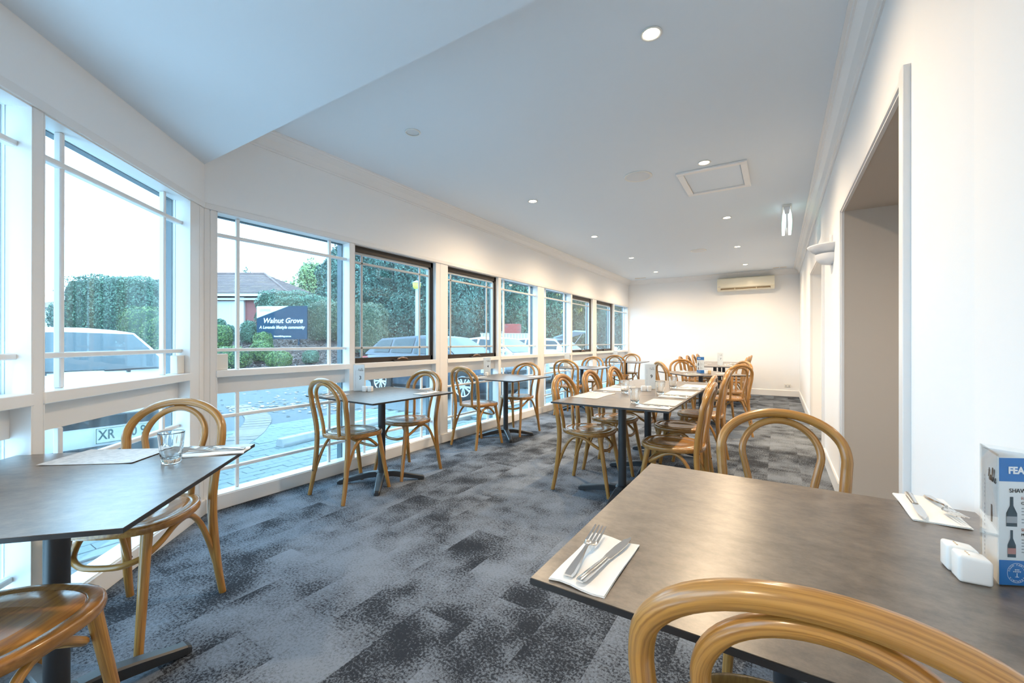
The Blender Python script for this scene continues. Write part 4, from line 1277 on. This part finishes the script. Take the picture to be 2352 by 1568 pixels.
# foliage: shells of small leaves round a solid core
def leaf_cloud(name, C, R, n, size, mat, parent, seed, flat=0.0, lump=.22, boxy=0.0):
    """n leaves scattered near the skin of an ellipsoid (boxy>0 squares it off like a clipped hedge)"""
    rg = np.random.default_rng(seed)
    v = rg.normal(size=(n, 3)); v /= np.linalg.norm(v, axis=1)[:, None]
    keep = v[:, 2] > -.75; v = v[keep]; n = len(v)
    if boxy > 0:
        k = 2 + boxy * 6
        v = v / ((np.abs(v) ** k).sum(1) ** (1 / k))[:, None]
    ph = rg.uniform(0, 10, 3)
    l = 1 + lump * (np.sin(v[:, 0] * 5 + ph[0]) * np.sin(v[:, 1] * 6 + ph[1]) + .6 * np.sin(v[:, 2] * 9 + ph[2]) * np.sin(v[:, 0] * 8)) * .5
    rad = l * (1 - np.abs(rg.normal(size=n)) * .05)
    P = v * rad[:, None] * np.asarray(R) + np.asarray(C)
    nrm = v / np.asarray(R); nrm /= np.linalg.norm(nrm, axis=1)[:, None]
    nrm = nrm + rg.normal(size=(n, 3)) * .55; nrm /= np.linalg.norm(nrm, axis=1)[:, None]
    t = np.cross(nrm, rg.normal(size=(n, 3))); t /= np.linalg.norm(t, axis=1)[:, None]
    b = np.cross(nrm, t); s = (size * rg.uniform(.6, 1.3, n))[:, None]
    V = np.stack([P + t * s, P + b * s * .55, P - t * s, P - b * s * .55], 1)
    o = quad_mesh(name, V.reshape(-1, 3), np.arange(n * 4).reshape(n, 4), mat, parent)
    o['kind'] = 'stuff'
    return o
def core(bm, C, R, boxy=0.0, k=.93):
    n = 14
    vs = []
    for i in range(1, n):
        th = PI * i / n
        row = []
        for j in range(2 * n):
            ph = PI * j / n
            v = np.array([math.sin(th) * math.cos(ph), math.sin(th) * math.sin(ph), math.cos(th)])
            if boxy > 0:
                e = 2 + boxy * 6; v = v / ((np.abs(v) ** e).sum() ** (1 / e))
            row.append(bm.verts.new((C[0] + v[0] * R[0] * k, C[1] + v[1] * R[1] * k, C[2] + v[2] * R[2] * k)))
        vs.append(row)
    for a, b in zip(vs[:-1], vs[1:]):
        for j in range(2 * n): bm.faces.new((a[j], b[j], b[(j + 1) % (2 * n)], a[(j + 1) % (2 * n)]))
    bm.faces.new(vs[0]); bm.faces.new(vs[-1][::-1])
seed = [100]   # of the foliage
def shrub(name, label, cat, u, v0, v1, d, wpx, leaf, corem, n, size, boxy=0.0, group=None, depth=None, lump=.15, rz=0.0):
    """v0 top pixel row, v1 bottom pixel row, wpx width in pixels at depth d"""
    top, bot = AT(u, v0, d), AT(u, v1, d)
    bot.z = mound_z((u - 1176) / FPX * d, d) - .04
    hz = (top.z - bot.z) / 2; hw = wpx / FPX * d / 2
    t = thing(name, label, cat, (bot.x, bot.y, bot.z), YAW + rz, group)
    R = (hw, depth if depth else hw, hz); C = (0, 0, hz)
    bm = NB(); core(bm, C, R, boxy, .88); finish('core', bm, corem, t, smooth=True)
    seed[0] += 1
    leaf_cloud('foliage', C, R, int(n * 2.2), size * .62, leaf, t, seed[0], lump=lump, boxy=boxy)
    return t
Ld, Lm, Lf, Lp, Lo, Ly = (M[k] for k in ('leaf_dark', 'leaf_mid', 'leaf_fresh', 'leaf_pale', 'leaf_olive', 'leaf_yellow'))
# round clipped bushes on the mulch
for u, v0, v1, d, w, lf, lb in ((641, 802, 846, 17.6, 54, Lf, 'round clipped yellow green bush lowest on the mulch, right of centre'),
        (602, 778, 822, 18.3, 50, Lf, 'round clipped bush in front of the lower edge of the sign'),
        (604, 758, 790, 19.0, 40, Lf, 'round clipped bush overlapping the lower left corner of the sign'),
        (572, 732, 762, 20.4, 34, Lm, 'dark green clipped bush to the left of the sign'),
        (528, 790, 862, 17.2, 84, Lf, 'largest clipped bush at the lower left of the garden bed'),
        (508, 742, 792, 19.6, 46, Lf, 'yellow green bush at the left edge of the first window'),
        (526, 742, 768, 20.6, 24, Lm, 'small bush before the white garage panel'),
        (504, 728, 752, 21.2, 26, Lm, 'small bush topmost by the white garage panel'),
        (714, 800, 832, 18.2, 36, Lm, 'small clipped bush below the right end of the sign'),
        (333, 700, 762, 19.5, 92, Lf, 'round bush right of the tall hedge, seen through the bay window'),
        (372, 724, 790, 18.2, 74, Lf, 'low round bush at the right of the bay window view')):
    shrub('garden_bush', lb, 'bush', u, v0 + 4, v1, d, w * .92, lf, M['core_mid'], 1800, .050, boxy=.15, group='clipped bushes in the garden bed')
# clipped hedges
shrub('hedge', 'tall square clipped hedge beyond the white car', 'hedge', 274, 638, 760, 22.5, 196, Lm, M['core_mid'], 9000, .085, boxy=1.0, depth=1.3)
shrub('hedge', 'low clipped hedge at the far left by the distant house', 'hedge', 158, 694, 756, 26, 60, Lm, M['core_mid'], 1600, .09, boxy=.3)
shrub('hedge', 'clipped hedge directly behind the sign, upper step', 'hedge', 662, 670, 770, 25.5, 118, Lm, M['core_mid'], 5000, .08, boxy=.9, depth=1.2)
shrub('hedge', 'clipped hedge behind the sign, lower step to the right', 'hedge', 700, 682, 780, 23.5, 130, Lm, M['core_mid'], 5000, .075, boxy=.9, depth=1.1)
shrub('hedge', 'large rounded hedge to the right of the sign', 'hedge', 759, 694, 838, 20.9, 86, Lo, M['core_mid'], 7000, .055, boxy=.7, depth=.9)
shrub('hedge', 'large brownish rounded hedge in front of the dark trees', 'hedge', 838, 698, 850, 19.2, 96, Lo, M['core_mid'], 8000, .055, boxy=.45, depth=1.0)
# trees
def tree(label, u, v0, v1, d, wpx, leaf, corem, n, size, blobs=5, lump=.35, name='tree', group='trees beyond the car park'):
    top, bot = AT(u, v0, d), AT(u, v1, d)
    bot.z = max(mound_z((u - 1176) / FPX * d, d), GZ - .03) + .02
    H = top.z - bot.z; Wd = wpx / FPX * d
    t = thing(name, label, 'tree', tuple(bot), YAW, group)
    bm = NB(); tube(bm, [(0, 0, -.3), (.05, 0, H * .3), (-.05, .05, H * .6)], [.03 * H, .025 * H, .012 * H], 8); finish('trunk', bm, M['bark'], t, smooth=True)
    rg = random.Random(u)
    bmc = NB(); V = []
    allb = [((0, 0, H * .52), (Wd * .42, Wd * .40, H * .47))]
    for k in range(blobs):
        a = 2 * PI * k / blobs + rg.uniform(-.4, .4); z = rg.uniform(.25, .8)
        q = math.sqrt(max(0, 1 - ((z - .5) * 1.8) ** 2))
        allb.append(((math.cos(a) * Wd * .30 * q, math.sin(a) * Wd * .30 * q, H * z), (Wd * rg.uniform(.16, .26), Wd * rg.uniform(.16, .26), H * rg.uniform(.13, .22))))
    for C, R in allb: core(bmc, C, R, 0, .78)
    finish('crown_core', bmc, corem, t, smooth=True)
    objs = []
    for C, R in allb:
        seed[0] += 1
        m = int(3.4 * n * (.45 if C is allb[0][0] else .55 / blobs))
        rgn = np.random.default_rng(seed[0])
        v = rgn.normal(size=(m, 3)); v /= np.linalg.norm(v, axis=1)[:, None]
        l = 1 + lump * .5 * (np.sin(v[:, 0] * 6 + seed[0]) * np.sin(v[:, 1] * 7) + .5 * np.sin(v[:, 2] * 11 + seed[0]))
        P = v * (l * (1 - np.abs(rgn.normal(size=m)) * .07))[:, None] * np.asarray(R) + np.asarray(C)
        nr = v + rgn.normal(size=(m, 3)) * .6; nr /= np.linalg.norm(nr, axis=1)[:, None]
        tt = np.cross(nr, rgn.normal(size=(m, 3))); tt /= np.linalg.norm(tt, axis=1)[:, None]; bb = np.cross(nr, tt)
        s = (size * .62 * rgn.uniform(.6, 1.4, m))[:, None]
        V.append(np.stack([P + tt * s, P + bb * s * .5, P - tt * s, P - bb * s * .5], 1).reshape(-1, 3))
    V = np.concatenate(V)
    o = quad_mesh('foliage', V, np.arange(len(V)).reshape(-1, 4), leaf, t); o['kind'] = 'stuff'
    return t
tree('pale green tree farthest behind the right end of the hedges', 722, 600, 720, 44, 110, Lp, M['core_mid'], 4000, .20)
tree('low pale bush top over the end of the tiled roof', 662, 645, 700, 52, 90, Lp, M['core_mid'], 2000, .20)
tree('small round tree top showing over the house roof', 566, 622, 690, 46, 52, Lm, M['core_mid'], 1500, .18)
tree('dark evergreen at the left end of the tree row, right edge of the first window', 792, 566, 845, 27, 130, Ld, M['core_dark'], 14000, .11)
tree('dark evergreen behind the brownish hedge', 868, 540, 850, 29, 160, Ld, M['core_dark'], 18000, .12)
tree('dark evergreen behind the street lamp', 962, 545, 850, 28, 160, Ld, M['core_dark'], 18000, .11)
tree('dark evergreen in the left half of the third window', 1050, 560, 850, 29, 130, Ld, M['core_dark'], 14000, .12)
tree('dark evergreen in the right half of the third window', 1118, 572, 850, 30, 110, Ld, M['core_dark'], 12000, .12)
tree('green tree above the brick wall and fence', 1186, 590, 850, 31, 110, Lm, M['core_dark'], 12000, .12)
t_green = tree('green tree carrying bright yellow fronds in the fifth window', 1262, 610, 850, 32, 100, Lm, M['core_dark'], 9000, .13)
t_olive = tree('olive tree with duller yellow fronds in the sixth window', 1330, 625, 850, 33, 90, Lo, M['core_dark'], 8000, .14)
tree('bluish green tree in the seventh window', 1386, 640, 850, 34, 76, Ld, M['core_dark'], 7000, .14)
tree('pale tree at the far right window', 1436, 650, 860, 34, 70, Lm, M['core_mid'], 5000, .15)
# yellow fronds on the two trees at the right
for tr, u, v, d in ((t_green, 1284, 672, 30.2), (t_green, 1300, 678, 30.2), (t_green, 1292, 712, 30.2), (t_olive, 1340, 690, 31.3), (t_olive, 1335, 712, 31.3)):
    c = AT(u, v, d) - tr.location
    c = Matrix.Rotation(-YAW, 3, 'Z') @ c
    bm = NB()
    for k in range(26):
        a = random.uniform(0, 2 * PI); L = random.uniform(.3, .65)
        e = Vector((math.cos(a) * L, math.sin(a) * L * .5, random.uniform(-.35, .25))); w = Vector((-e.y, e.x, .05)).normalized() * .035
        vs = [bm.verts.new(c + Vector(p)) for p in ((0, 0, 0), tuple(e * .5 + w + Vector((0, 0, .06))), tuple(e), tuple(e * .5 - w + Vector((0, 0, .06))))]
        bm.faces.new(vs)
    o = finish('yellow_fronds', bm, Ly, tr); o['kind'] = 'stuff'; o['label'] = 'yellow drooping fronds'

# estate sign
sp = AT(648, 778, 20.0)
t = thing('estate_sign', 'navy estate sign with a pale corner and white lettering in the garden bed', 'sign', (sp.x, sp.y, sp.z - .25), YAW - math.radians(4))
SW, SH = 120 / FPX * 20, 76 / FPX * 20
bm = NB(); box(bm, -SW / 2, SW / 2, -.03, .03, .25, .25 + SH); pn = finish('sign_panel', bm, M['signblue'], t)
Ms = basis((-SW / 2, -.031, .25), (1, 0, 0), (0, 0, 1))
bm = NB(); prism(bm, [(0, SH), (0, SH * .635), (SW * .635, SH)], 0, .002, M=Ms); finish('pale_corner', bm, M['signpale'], pn)
lettering('LEVANDE', .17, Ms @ Matrix.Translation((SW * .06, SH * .84, .003)), M['signgreen'], pn, width=SW * .21)
lettering('Walnut Grove', .34, Ms @ Matrix.Translation((SW * .12, SH * .49, .002)), M['signwhite'], pn, width=SW * .78, shear=.25, fat=.006)
lettering('A Levande lifestyle community', .20, Ms @ Matrix.Translation((SW * .05, SH * .32, .002)), M['signwhite'], pn, width=SW * .915, shear=.25, fat=.004)
lettering('levandeliving.com.au', .11, Ms @ Matrix.Translation((SW * .345, SH * .07, .002)), M['signwhite'], pn, width=SW * .34, fat=.004)
for sx in (-.75, .80):
    bm = NB(); box(bm, sx - .04, sx + .04, .031, .10, -.35, .25 + SH * .8); finish('post', bm, M['signblue'], t)

# street lamp
lp = AT(957, 800, 17.5)
t = thing('street_lamp', 'lit street lamp on a pale grey pole before the dark trees', 'street lamp', (lp.x, lp.y, GZ))
topz = AT(950, 662, 17.5).z - GZ
bm = NB(); tube(bm, [(0, 0, 0), (0, 0, topz * .5), (0, 0, topz)], [.075, .065, .055], 12); finish('pole', bm, M['pole'], t, smooth=True)
bm = NB(); lathe(bm, [(0, topz), (.10, topz), (.15, topz + .06), (.17, topz + .22), (.15, topz + .24), (0, topz + .24)], 16); finish('lantern', bm, M['streetlamp'], t, smooth=True)
bm = NB(); lathe(bm, [(.19, topz + .24), (.19, topz + .26), (0, topz + .36)], 16); finish('lantern_cap', bm, M['pole'], t, smooth=True)

# houses
def hip_roof(bm, x0, x1, y0, y1, z, rise, run):
    a = [bm.verts.new(p) for p in ((x0, y0, z), (x1, y0, z), (x1, y1, z), (x0, y1, z))]
    r = [bm.verts.new(p) for p in ((x0 + run, (y0 + y1) / 2, z + rise), (x1 - run, (y0 + y1) / 2, z + rise))]
    bm.faces.new((a[0], a[1], r[1], r[0])); bm.faces.new((a[1], a[2], r[1])); bm.faces.new((a[2], a[3], r[0], r[1])); bm.faces.new((a[3], a[0], r[0]))
    bm.faces.new(a[::-1])
def tiled_slope(bm, A, B, C, D, rows, t=.06):
    """stepped courses from eave A-B to ridge D-C"""
    A, B, C, D = map(Vector, (A, B, C, D))
    nrm = (B - A).cross(D - A).normalized()
    for k in range(rows):
        p, q = k / rows, (k + 1) / rows
        a, b, c, d = A.lerp(D, p), B.lerp(C, p), B.lerp(C, q), A.lerp(D, q)
        v = [bm.verts.new(x) for x in (a + nrm * t, b + nrm * t, c + nrm * .01, d + nrm * .01, a, b)]
        bm.faces.new(v[:4]); bm.faces.new((v[4], v[5], v[1], v[0]))
hd_ = 32
he = AT(590, 672, hd_)
t = thing('brick_house', 'red brick house with brown tiled roof and white garage panel beyond the garden', 'house', (he.x, he.y, 1.7), YAW)
zr = he.z - 1.7
bm = NB(); box(bm, -11.6, 0, .7, 9, -.6, zr - .25); finish('brick_wall', bm, M['brick'], t)
k = hd_ / FPX
bm = NB(); box(bm, -(590 - 430) * k, -(590 - 546) * k, .60, .72, -.6, zr - .55); gp = finish('garage_panel', bm, M['render'], t)
for q in range(1, 4):
    bm = NB(); x = -(590 - 430) * k + q * (116 * k / 4); box(bm, x - .02, x + .02, .585, .60, -.6, zr - .6); finish('panel_joint', bm, M['fascia'], gp)
bm = NB(); box(bm, -(590 - 550) * k, -(590 - 536) * k, .50, .72, -.6, zr - .25); finish('corner_post', bm, M['fascia'], t)
bm = NB(); box(bm, -12.1, .3, .05, .15, zr - .22, zr + .02); box(bm, .2, .3, .15, 9.5, zr - .22, zr + .02); finish('fascia', bm, M['fascia'], t)
bm = NB(); box(bm, -12.1, .3, .30, .40, zr - .50, zr - .34); finish('beam', bm, M['fascia'], t)
bm = NB(); hip_roof(bm, -12.6, 2.35, .0, 9.6, zr, 2.2, 4.6)
bm2 = NB()
tiled_slope(bm2, (-12.6, 0, zr), (2.35, 0, zr), (-2.25, 4.8, zr + 2.2), (-8.0, 4.8, zr + 2.2), 16)
tiled_slope(bm2, (2.35, 0, zr), (2.35, 9.6, zr), (-2.25, 4.8, zr + 2.2), (-2.25, 4.8, zr + 2.2), 16)
finish('roof', bm, M['rooftile'], t); rt = finish('roof_tile_courses', bm2, M['rooftile'], t); rt['kind'] = 'stuff'
bm = NB(); tube(bm, [(2.35, 0, zr + .07), (-2.25, 4.8, zr + 2.27), (-8.0, 4.8, zr + 2.27), (-12.6, 0, zr + .07)], .09, 8); finish('hip_capping', bm, M['rooftile'], t, smooth=True)
h2 = AT(120, 706, 55)
t = thing('distant_house', 'small distant house with brown roof at the far left', 'house', (h2.x, h2.y, 2.0), YAW)
bm = NB(); box(bm, -4.5, 3.5, .4, 7, 0, h2.z - 2.0); finish('wall', bm, M['render'], t)
bm = NB(); hip_roof(bm, -5.2, 4.2, -.2, 7.6, h2.z - 2.0, 1.5, 3.2); finish('roof', bm, M['rooftile'], t)
for q in (-2.5, 1.0):
    bm = NB(); box(bm, q - .6, q + .6, .33, .42, .5, 1.8); w_ = finish('window', bm, M['fascia'], t)
    bm = NB(); box(bm, q - .5, q + .5, .31, .33, .6, 1.7); finish('pane', bm, M['carglass'], w_)
h3 = AT(738, 690, 60)
t = thing('distant_house', 'pale distant roof between the hedges and the trees', 'house', (h3.x, h3.y, 2.0), YAW)
bm = NB(); box(bm, -4, 4, .3, 6, 0, h3.z - 2.0); finish('wall', bm, M['fascia'], t)
bm = NB(); hip_roof(bm, -4.6, 4.6, -.2, 6.5, h3.z - 2.0, 1.3, 3.2); finish('roof', bm, M['render'], t)
# metal fence and brick wall between the parked cars and the trees
fa, fb = AT(1104, 805, 26), AT(1215, 805, 26)
t = thing('metal_fence', 'cream ribbed metal fence behind the white parked car', 'fence', (fa.x, fa.y, GZ), YAW)
fl = (fb - fa).length; fh = AT(1104, 766, 26).z - GZ
n = 16
for k in range(n):
    bm = NB(); x0 = fl * k / n; x1 = fl * (k + 1) / n - .015
    prism(bm, [(x0, 0), (x0 + .03, -.03), (x1 - .03, -.03), (x1, 0), (x1, .02), (x0, .02)], 0, fh); finish('fence_panel', bm, M['fencemetal'], t)
bm = NB(); box(bm, -.03, fl + .03, -.05, .03, fh, fh + .06); finish('top_rail', bm, M['fencemetal'], t)
ra, rb = AT(1156, 800, 27), AT(1197, 800, 27)
t = thing('brick_wall_end', 'red brick wall with a stepped top behind the metal fence', 'wall', (ra.x, ra.y, GZ), YAW)
rl = (rb - ra).length; rz0 = AT(1156, 768, 27).z - GZ; rz1 = AT(1156, 742, 27).z - GZ
bm = NB(); box(bm, 0, rl, .02, .22, 0, rz1 - .02); finish('wall_core', bm, M['brick'], t)
bh = .115; bw = .30
M['redbrick'] = plain('red_face_brick', (.33, .055, .045), .85, var=.25, scale=8)
bm = NB(); box(bm, .006, bw - .006, 0, .05, .006, bh - .006); bb0 = finish('brick', bm, M['redbrick'], t); f1 = True
nr = int((rz1 - rz0 + .7) / bh)
for r_ in range(nr):
    for c_ in range(int(rl / bw) + 1):
        x = c_ * bw - (r_ % 2) * bw / 2
        if x < -.02 or x + bw > rl + .05: continue
        if c_ * bw < rl * .2 and r_ > nr - 3: continue
        o = bb0 if f1 else link(bpy.data.objects.new('brick', bb0.data), t)
        f1 = False
        o.location = (x, 0, rz1 - (nr - r_) * bh)

# ------------------------------------------------------------------ cars
def wheel_meshes():
    bm = NB(); lathe(bm, [(.215, -.10), (.30, -.105), (.325, -.085), (.332, -.04), (.332, .04), (.325, .085), (.30, .105), (.225, .10)], 36); ty = finish('tyre', bm, M['tyre'], smooth=True)
    bm = NB(); lathe(bm, [(.228, .098), (.222, .106), (.205, .100), (.20, .06), (.20, -.09)], 36); lathe(bm, [(0, .085), (.045, .085), (.055, .07), (.055, .02)], 20)
    lathe(bm, [(0, .0), (.20, .0)], 24)
    rm = finish('rim', bm, M['rim'], smooth=True, angle=.6)
    bm = NB(); prism(bm, [(.04, -.016), (.21, -.024), (.21, .024), (.04, .016)], .055, .088, bevel=.005); sk = finish('spoke', bm, M['rim'])
    r = (ty.data, rm.data, sk.data)
    for o in (ty, rm, sk): bpy.data.objects.remove(o)
    return r
TY, RM, SK = wheel_meshes()
M['well'] = plain('dark_wheel_arch', (.006, .007, .008), .9)
def car(label, x, y, rz, paint, kind='hatch', plate=None, tailgate=False, roofh=1.44, Lf=2.15, Lr=-2.1):
    t = thing('car', label, 'car', (x, y, GZ), rz)
    W = .87
    ST = [(Lf, .55, .34, .62), (Lf - .06, .68, .24, .72), (Lf - .25, .80, .20, .80), (1.55, .86, .18, .88), (1.0, W, .18, .955), (.3, W, .18, .97), (-.6, W, .18, .985), (-1.4, W, .18, 1.0), (Lr + .25, .84, .20, 1.0), (Lr + .05, .76, .28, .96), (Lr, .66, .36, .90)]
    def ring(x, w, zl, zb):
        half = [(0, zl), (w * .80, zl), (w * .96, zl + .10), (w, zl + (zb - zl) * .45), (w * .985, zb - .12), (w * .93, zb - .03), (w * .80, zb), (w * .4, zb + .025), (0, zb + .03)]
        return half
    bm = NB(); R = []
    for x_, w, zl, zb in ST:
        h = ring(x_, w, zl, zb)
        pts_ = [(p, z) for p, z in h] + [(-p, z) for p, z in h[-2:0:-1]]
        R.append([bm.verts.new((x_, p, z)) for p, z in pts_])
    n = len(R[0])
    for a, b in zip(R[:-1], R[1:]):
        for k in range(n): bm.faces.new((a[k], a[(k + 1) % n], b[(k + 1) % n], b[k]))
    bm.faces.new(R[0][::-1]); bm.faces.new(R[-1])
    bmesh.ops.recalc_face_normals(bm, faces=bm.faces)
    finish('body', bm, paint, t, smooth=True, angle=.75)
    rear_roof = -1.55 if kind != 'sedan' else -.95
    CS = [(1.02, .955, .955), (.28, .965, roofh - .045), (-.35, .98, roofh), (rear_roof, 1.0, roofh - .06), (Lr + .12 if kind != 'sedan' else -1.65, 1.0, 1.0)]
    WB, WR = .80, .585
    bm = NB(); R = []
    for x_, zb, zr_ in CS:
        f = (zr_ - zb) / (roofh - .97)
        wr = WB + (WR - WB) * min(1, f)
        R.append([bm.verts.new(p) for p in ((x_, -WB, zb - .03), (x_, -wr, zr_), (x_, -wr * .5, zr_ + .025 * f), (x_, wr * .5, zr_ + .025 * f), (x_, wr, zr_), (x_, WB, zb - .03))])
    for a, b in zip(R[:-1], R[1:]):
        for k in range(5): bm.faces.new((a[k], a[k + 1], b[k + 1], b[k]))
    bmesh.ops.recalc_face_normals(bm, faces=bm.faces)
    finish('cabin', bm, paint, t, smooth=True, angle=.6)
    def prof(xq):
        for (xa, ba, ra_), (xb, bb_, rb_) in zip(CS[:-1], CS[1:]):
            if xb <= xq <= xa:
                s = (xa - xq) / (xa - xb); return ba + (bb_ - ba) * s, ra_ + (rb_ - ra_) * s
        return CS[-1][1], CS[-1][2]
    def side(xq, s, sg):
        zb, zr_ = prof(xq); f = (zr_ - zb) / (roofh - .97); wr = WB + (WR - WB) * min(1, f)
        return Vector((xq, sg * (WB + (wr - WB) * s + .006), zb + (zr_ - zb) * s))
    for sg in (-1, 1):
        for xs in ((.72, .28, -.28), (-.36, -.9, -1.05), (-1.13, -1.3, rear_roof - .12)) if kind != 'sedan' else ((.72, .28, -.28), (-.36, -.7, -1.1)):
            bm = NB()
            lo = [side(q, .10, sg) for q in np.linspace(xs[0], xs[2], 8)]; hi = [side(q, .88, sg) for q in np.linspace(xs[0], xs[2], 8)]
            a = [bm.verts.new(p) for p in lo]; b = [bm.verts.new(p) for p in hi]
            for k in range(7): bm.faces.new((a[k], a[k + 1], b[k + 1], b[k]) if sg > 0 else (b[k], b[k + 1], a[k + 1], a[k]))
            finish('side_window', bm, M['carglass'], t)
        bm = NB(); box(bm, .62, .80, min(sg * .80, sg * .97), max(sg * .80, sg * .97), .98, 1.09, bevel=.02); finish('mirror', bm, paint, t)
    def pane(nm, c0, c1, s0, s1):
        (xa, ba, ra_), (xb, bb_, rb_) = c0, c1
        bm = NB(); g = []
        for s in (s0, (s0 + s1) / 2, s1):
            x_ = xa + (xb - xa) * s; z_ = ra_ + (rb_ - ra_) * s
            f = (z_ - .97) / (roofh - .97); w = (WB + (WR - WB) * max(0, min(1, f))) * .93
            dx = .012 * (1 if xa > 0 else -1)
            g.append([bm.verts.new((x_ + dx, w * q, z_ + .012 + .02 * f * (1 - abs(q)))) for q in (-1, -.5, 0, .5, 1)])
        for a, b in zip(g[:-1], g[1:]):
            for k in range(4): bm.faces.new((a[k], a[k + 1], b[k + 1], b[k]))
        bmesh.ops.recalc_face_normals(bm, faces=bm.faces)
        return finish(nm, bm, M['carglass'], t)
    pane('windscreen', CS[0], CS[1], .06, .94)
    pane('rear_window', CS[-1], CS[-2], .10, .9)
    # wheels and arches
    for wx in (1.32, -1.30):
        for sg in (-1, 1):
            bm = NB(); lathe(bm, [(0, 0), (.385, 0), (.385, .02), (0, .021)], 28, M=Matrix.Translation((wx, sg * .862 - (0 if sg > 0 else 0), .34)) @ Matrix.Rotation(-sg * PI / 2, 4, 'X'))
            finish('wheel_arch', bm, M['well'], t)
            wobj = link(bpy.data.objects.new('tyre', TY), t)
            wobj.location = (wx, sg * .80, .332); wobj.rotation_euler = (-sg * PI / 2, 0, 0)
            link(bpy.data.objects.new('rim', RM), wobj)
            for k in range(10):
                so = link(bpy.data.objects.new('spoke', SK), wobj); so.rotation_euler = (0, 0, k * PI / 5 + (.09 if k % 2 else -.09))
    # front
    bm = NB(); box(bm, Lf - .10, Lf + .012, -.50, .50, .24, .40, bevel=.01); finish('lower_grille', bm, M['darkplastic'], t)
    bm = NB(); box(bm, Lf - .20, Lf + .008, -.40, .40, .56, .66, bevel=.01); finish('grille', bm, M['darkplastic'], t)
    for sg in (-1, 1):
        bm = NB(); prism(bm, [(Lf - .38, sg * .60), (Lf - .40, sg * .84), (Lf - .22, sg * .805), (Lf - .05, sg * .66), (Lf - .02, sg * .46)][::sg], .63, .74, bevel=.01); finish('headlamp', bm, M['headlamp'], t)
        bm = NB(); box(bm, Lr - .01, Lr + .22, min(sg * .56, sg * .80), max(sg * .56, sg * .80), .74, .92, bevel=.01); finish('tail_lamp', bm, M['taillamp'], t)
    if plate:
        bm = NB(); box(bm, Lf + .013, Lf + .022, -.186, .186, .42, .555, bevel=.004); pl_ = finish('number_plate', bm, M['plate'], t)
        Mp = basis((Lf + .0225, -.186, .42), (0, 1, 0), (0, 0, 1))
        lettering(plate[0], .115, Mp @ Matrix.Translation((.02, .035, 0)), M['plateink'], pl_, width=.11, fat=.002)
        lettering(plate[1], .115, Mp @ Matrix.Translation((.235, .035, 0)), M['plateink'], pl_, width=.10, fat=.002)
        bm = NB(); box(bm, .006, .366, .004, .008, 0, .001, M=Mp); box(bm, .006, .366, .127, .131, 0, .001, M=Mp); box(bm, .004, .008, .004, .131, 0, .001, M=Mp); box(bm, .364, .368, .004, .131, 0, .001, M=Mp)
        finish('plate_border', bm, M['plateink'], pl_)
        for sg in (-.5, .5):
            bm = NB(); tube(bm, [(1.03, sg - .35, .985), (1.01, sg, .995), (1.04, sg + .30, .99)], .012, 6); finish('wiper', bm, M['darkplastic'], t)
        for sg in (-.30, .32):
            bm = NB(); box(bm, .98 + .12, .98 + .15, sg - .015, sg + .015, .955, .985); finish('washer_jet', bm, M['darkplastic'], t)
    if tailgate:
        bm = NB()
        a = [(-1.45, -.58, roofh - .02), (-1.45, .58, roofh - .02), (-2.3, .62, roofh + .22), (-2.3, -.62, roofh + .22)]
        vs = [bm.verts.new(p) for p in a] + [bm.verts.new((p[0], p[1], p[2] + .05)) for p in a]
        for f in ((3, 2, 1, 0), (4, 5, 6, 7), (0, 1, 5, 4), (1, 2, 6, 5), (2, 3, 7, 6), (3, 0, 4, 7)): bm.faces.new([vs[i] for i in f])
        finish('raised_tailgate', bm, M['canopy'], t)
        for sg in (-.55, .55):
            bm = NB(); tube(bm, [(-1.75, sg, 1.18), (-2.1, sg, roofh + .16)], .014, 6); finish('gas_strut', bm, M['rim'], t)
    return t
car('white car parked nose in outside the bay window', -4.90 - 2.15, 1.31, 0, M['carwhite'], 'hatch', ('XR', '0 9'))
car('steel navy hatchback parked side on beyond the second and third windows', -4.90 - 2.15, 7.98, 0, M['carnavy'], 'hatch')
car('white sedan parked beyond the dark hatchback', -5.3 - 2.15, 11.0, 0, M['carwhite'], 'sedan')
car('white hatchback with raised tailgate at the far end of the car park', -8.4, 14.4, PI, M['carwhite'], 'hatch', tailgate=True)
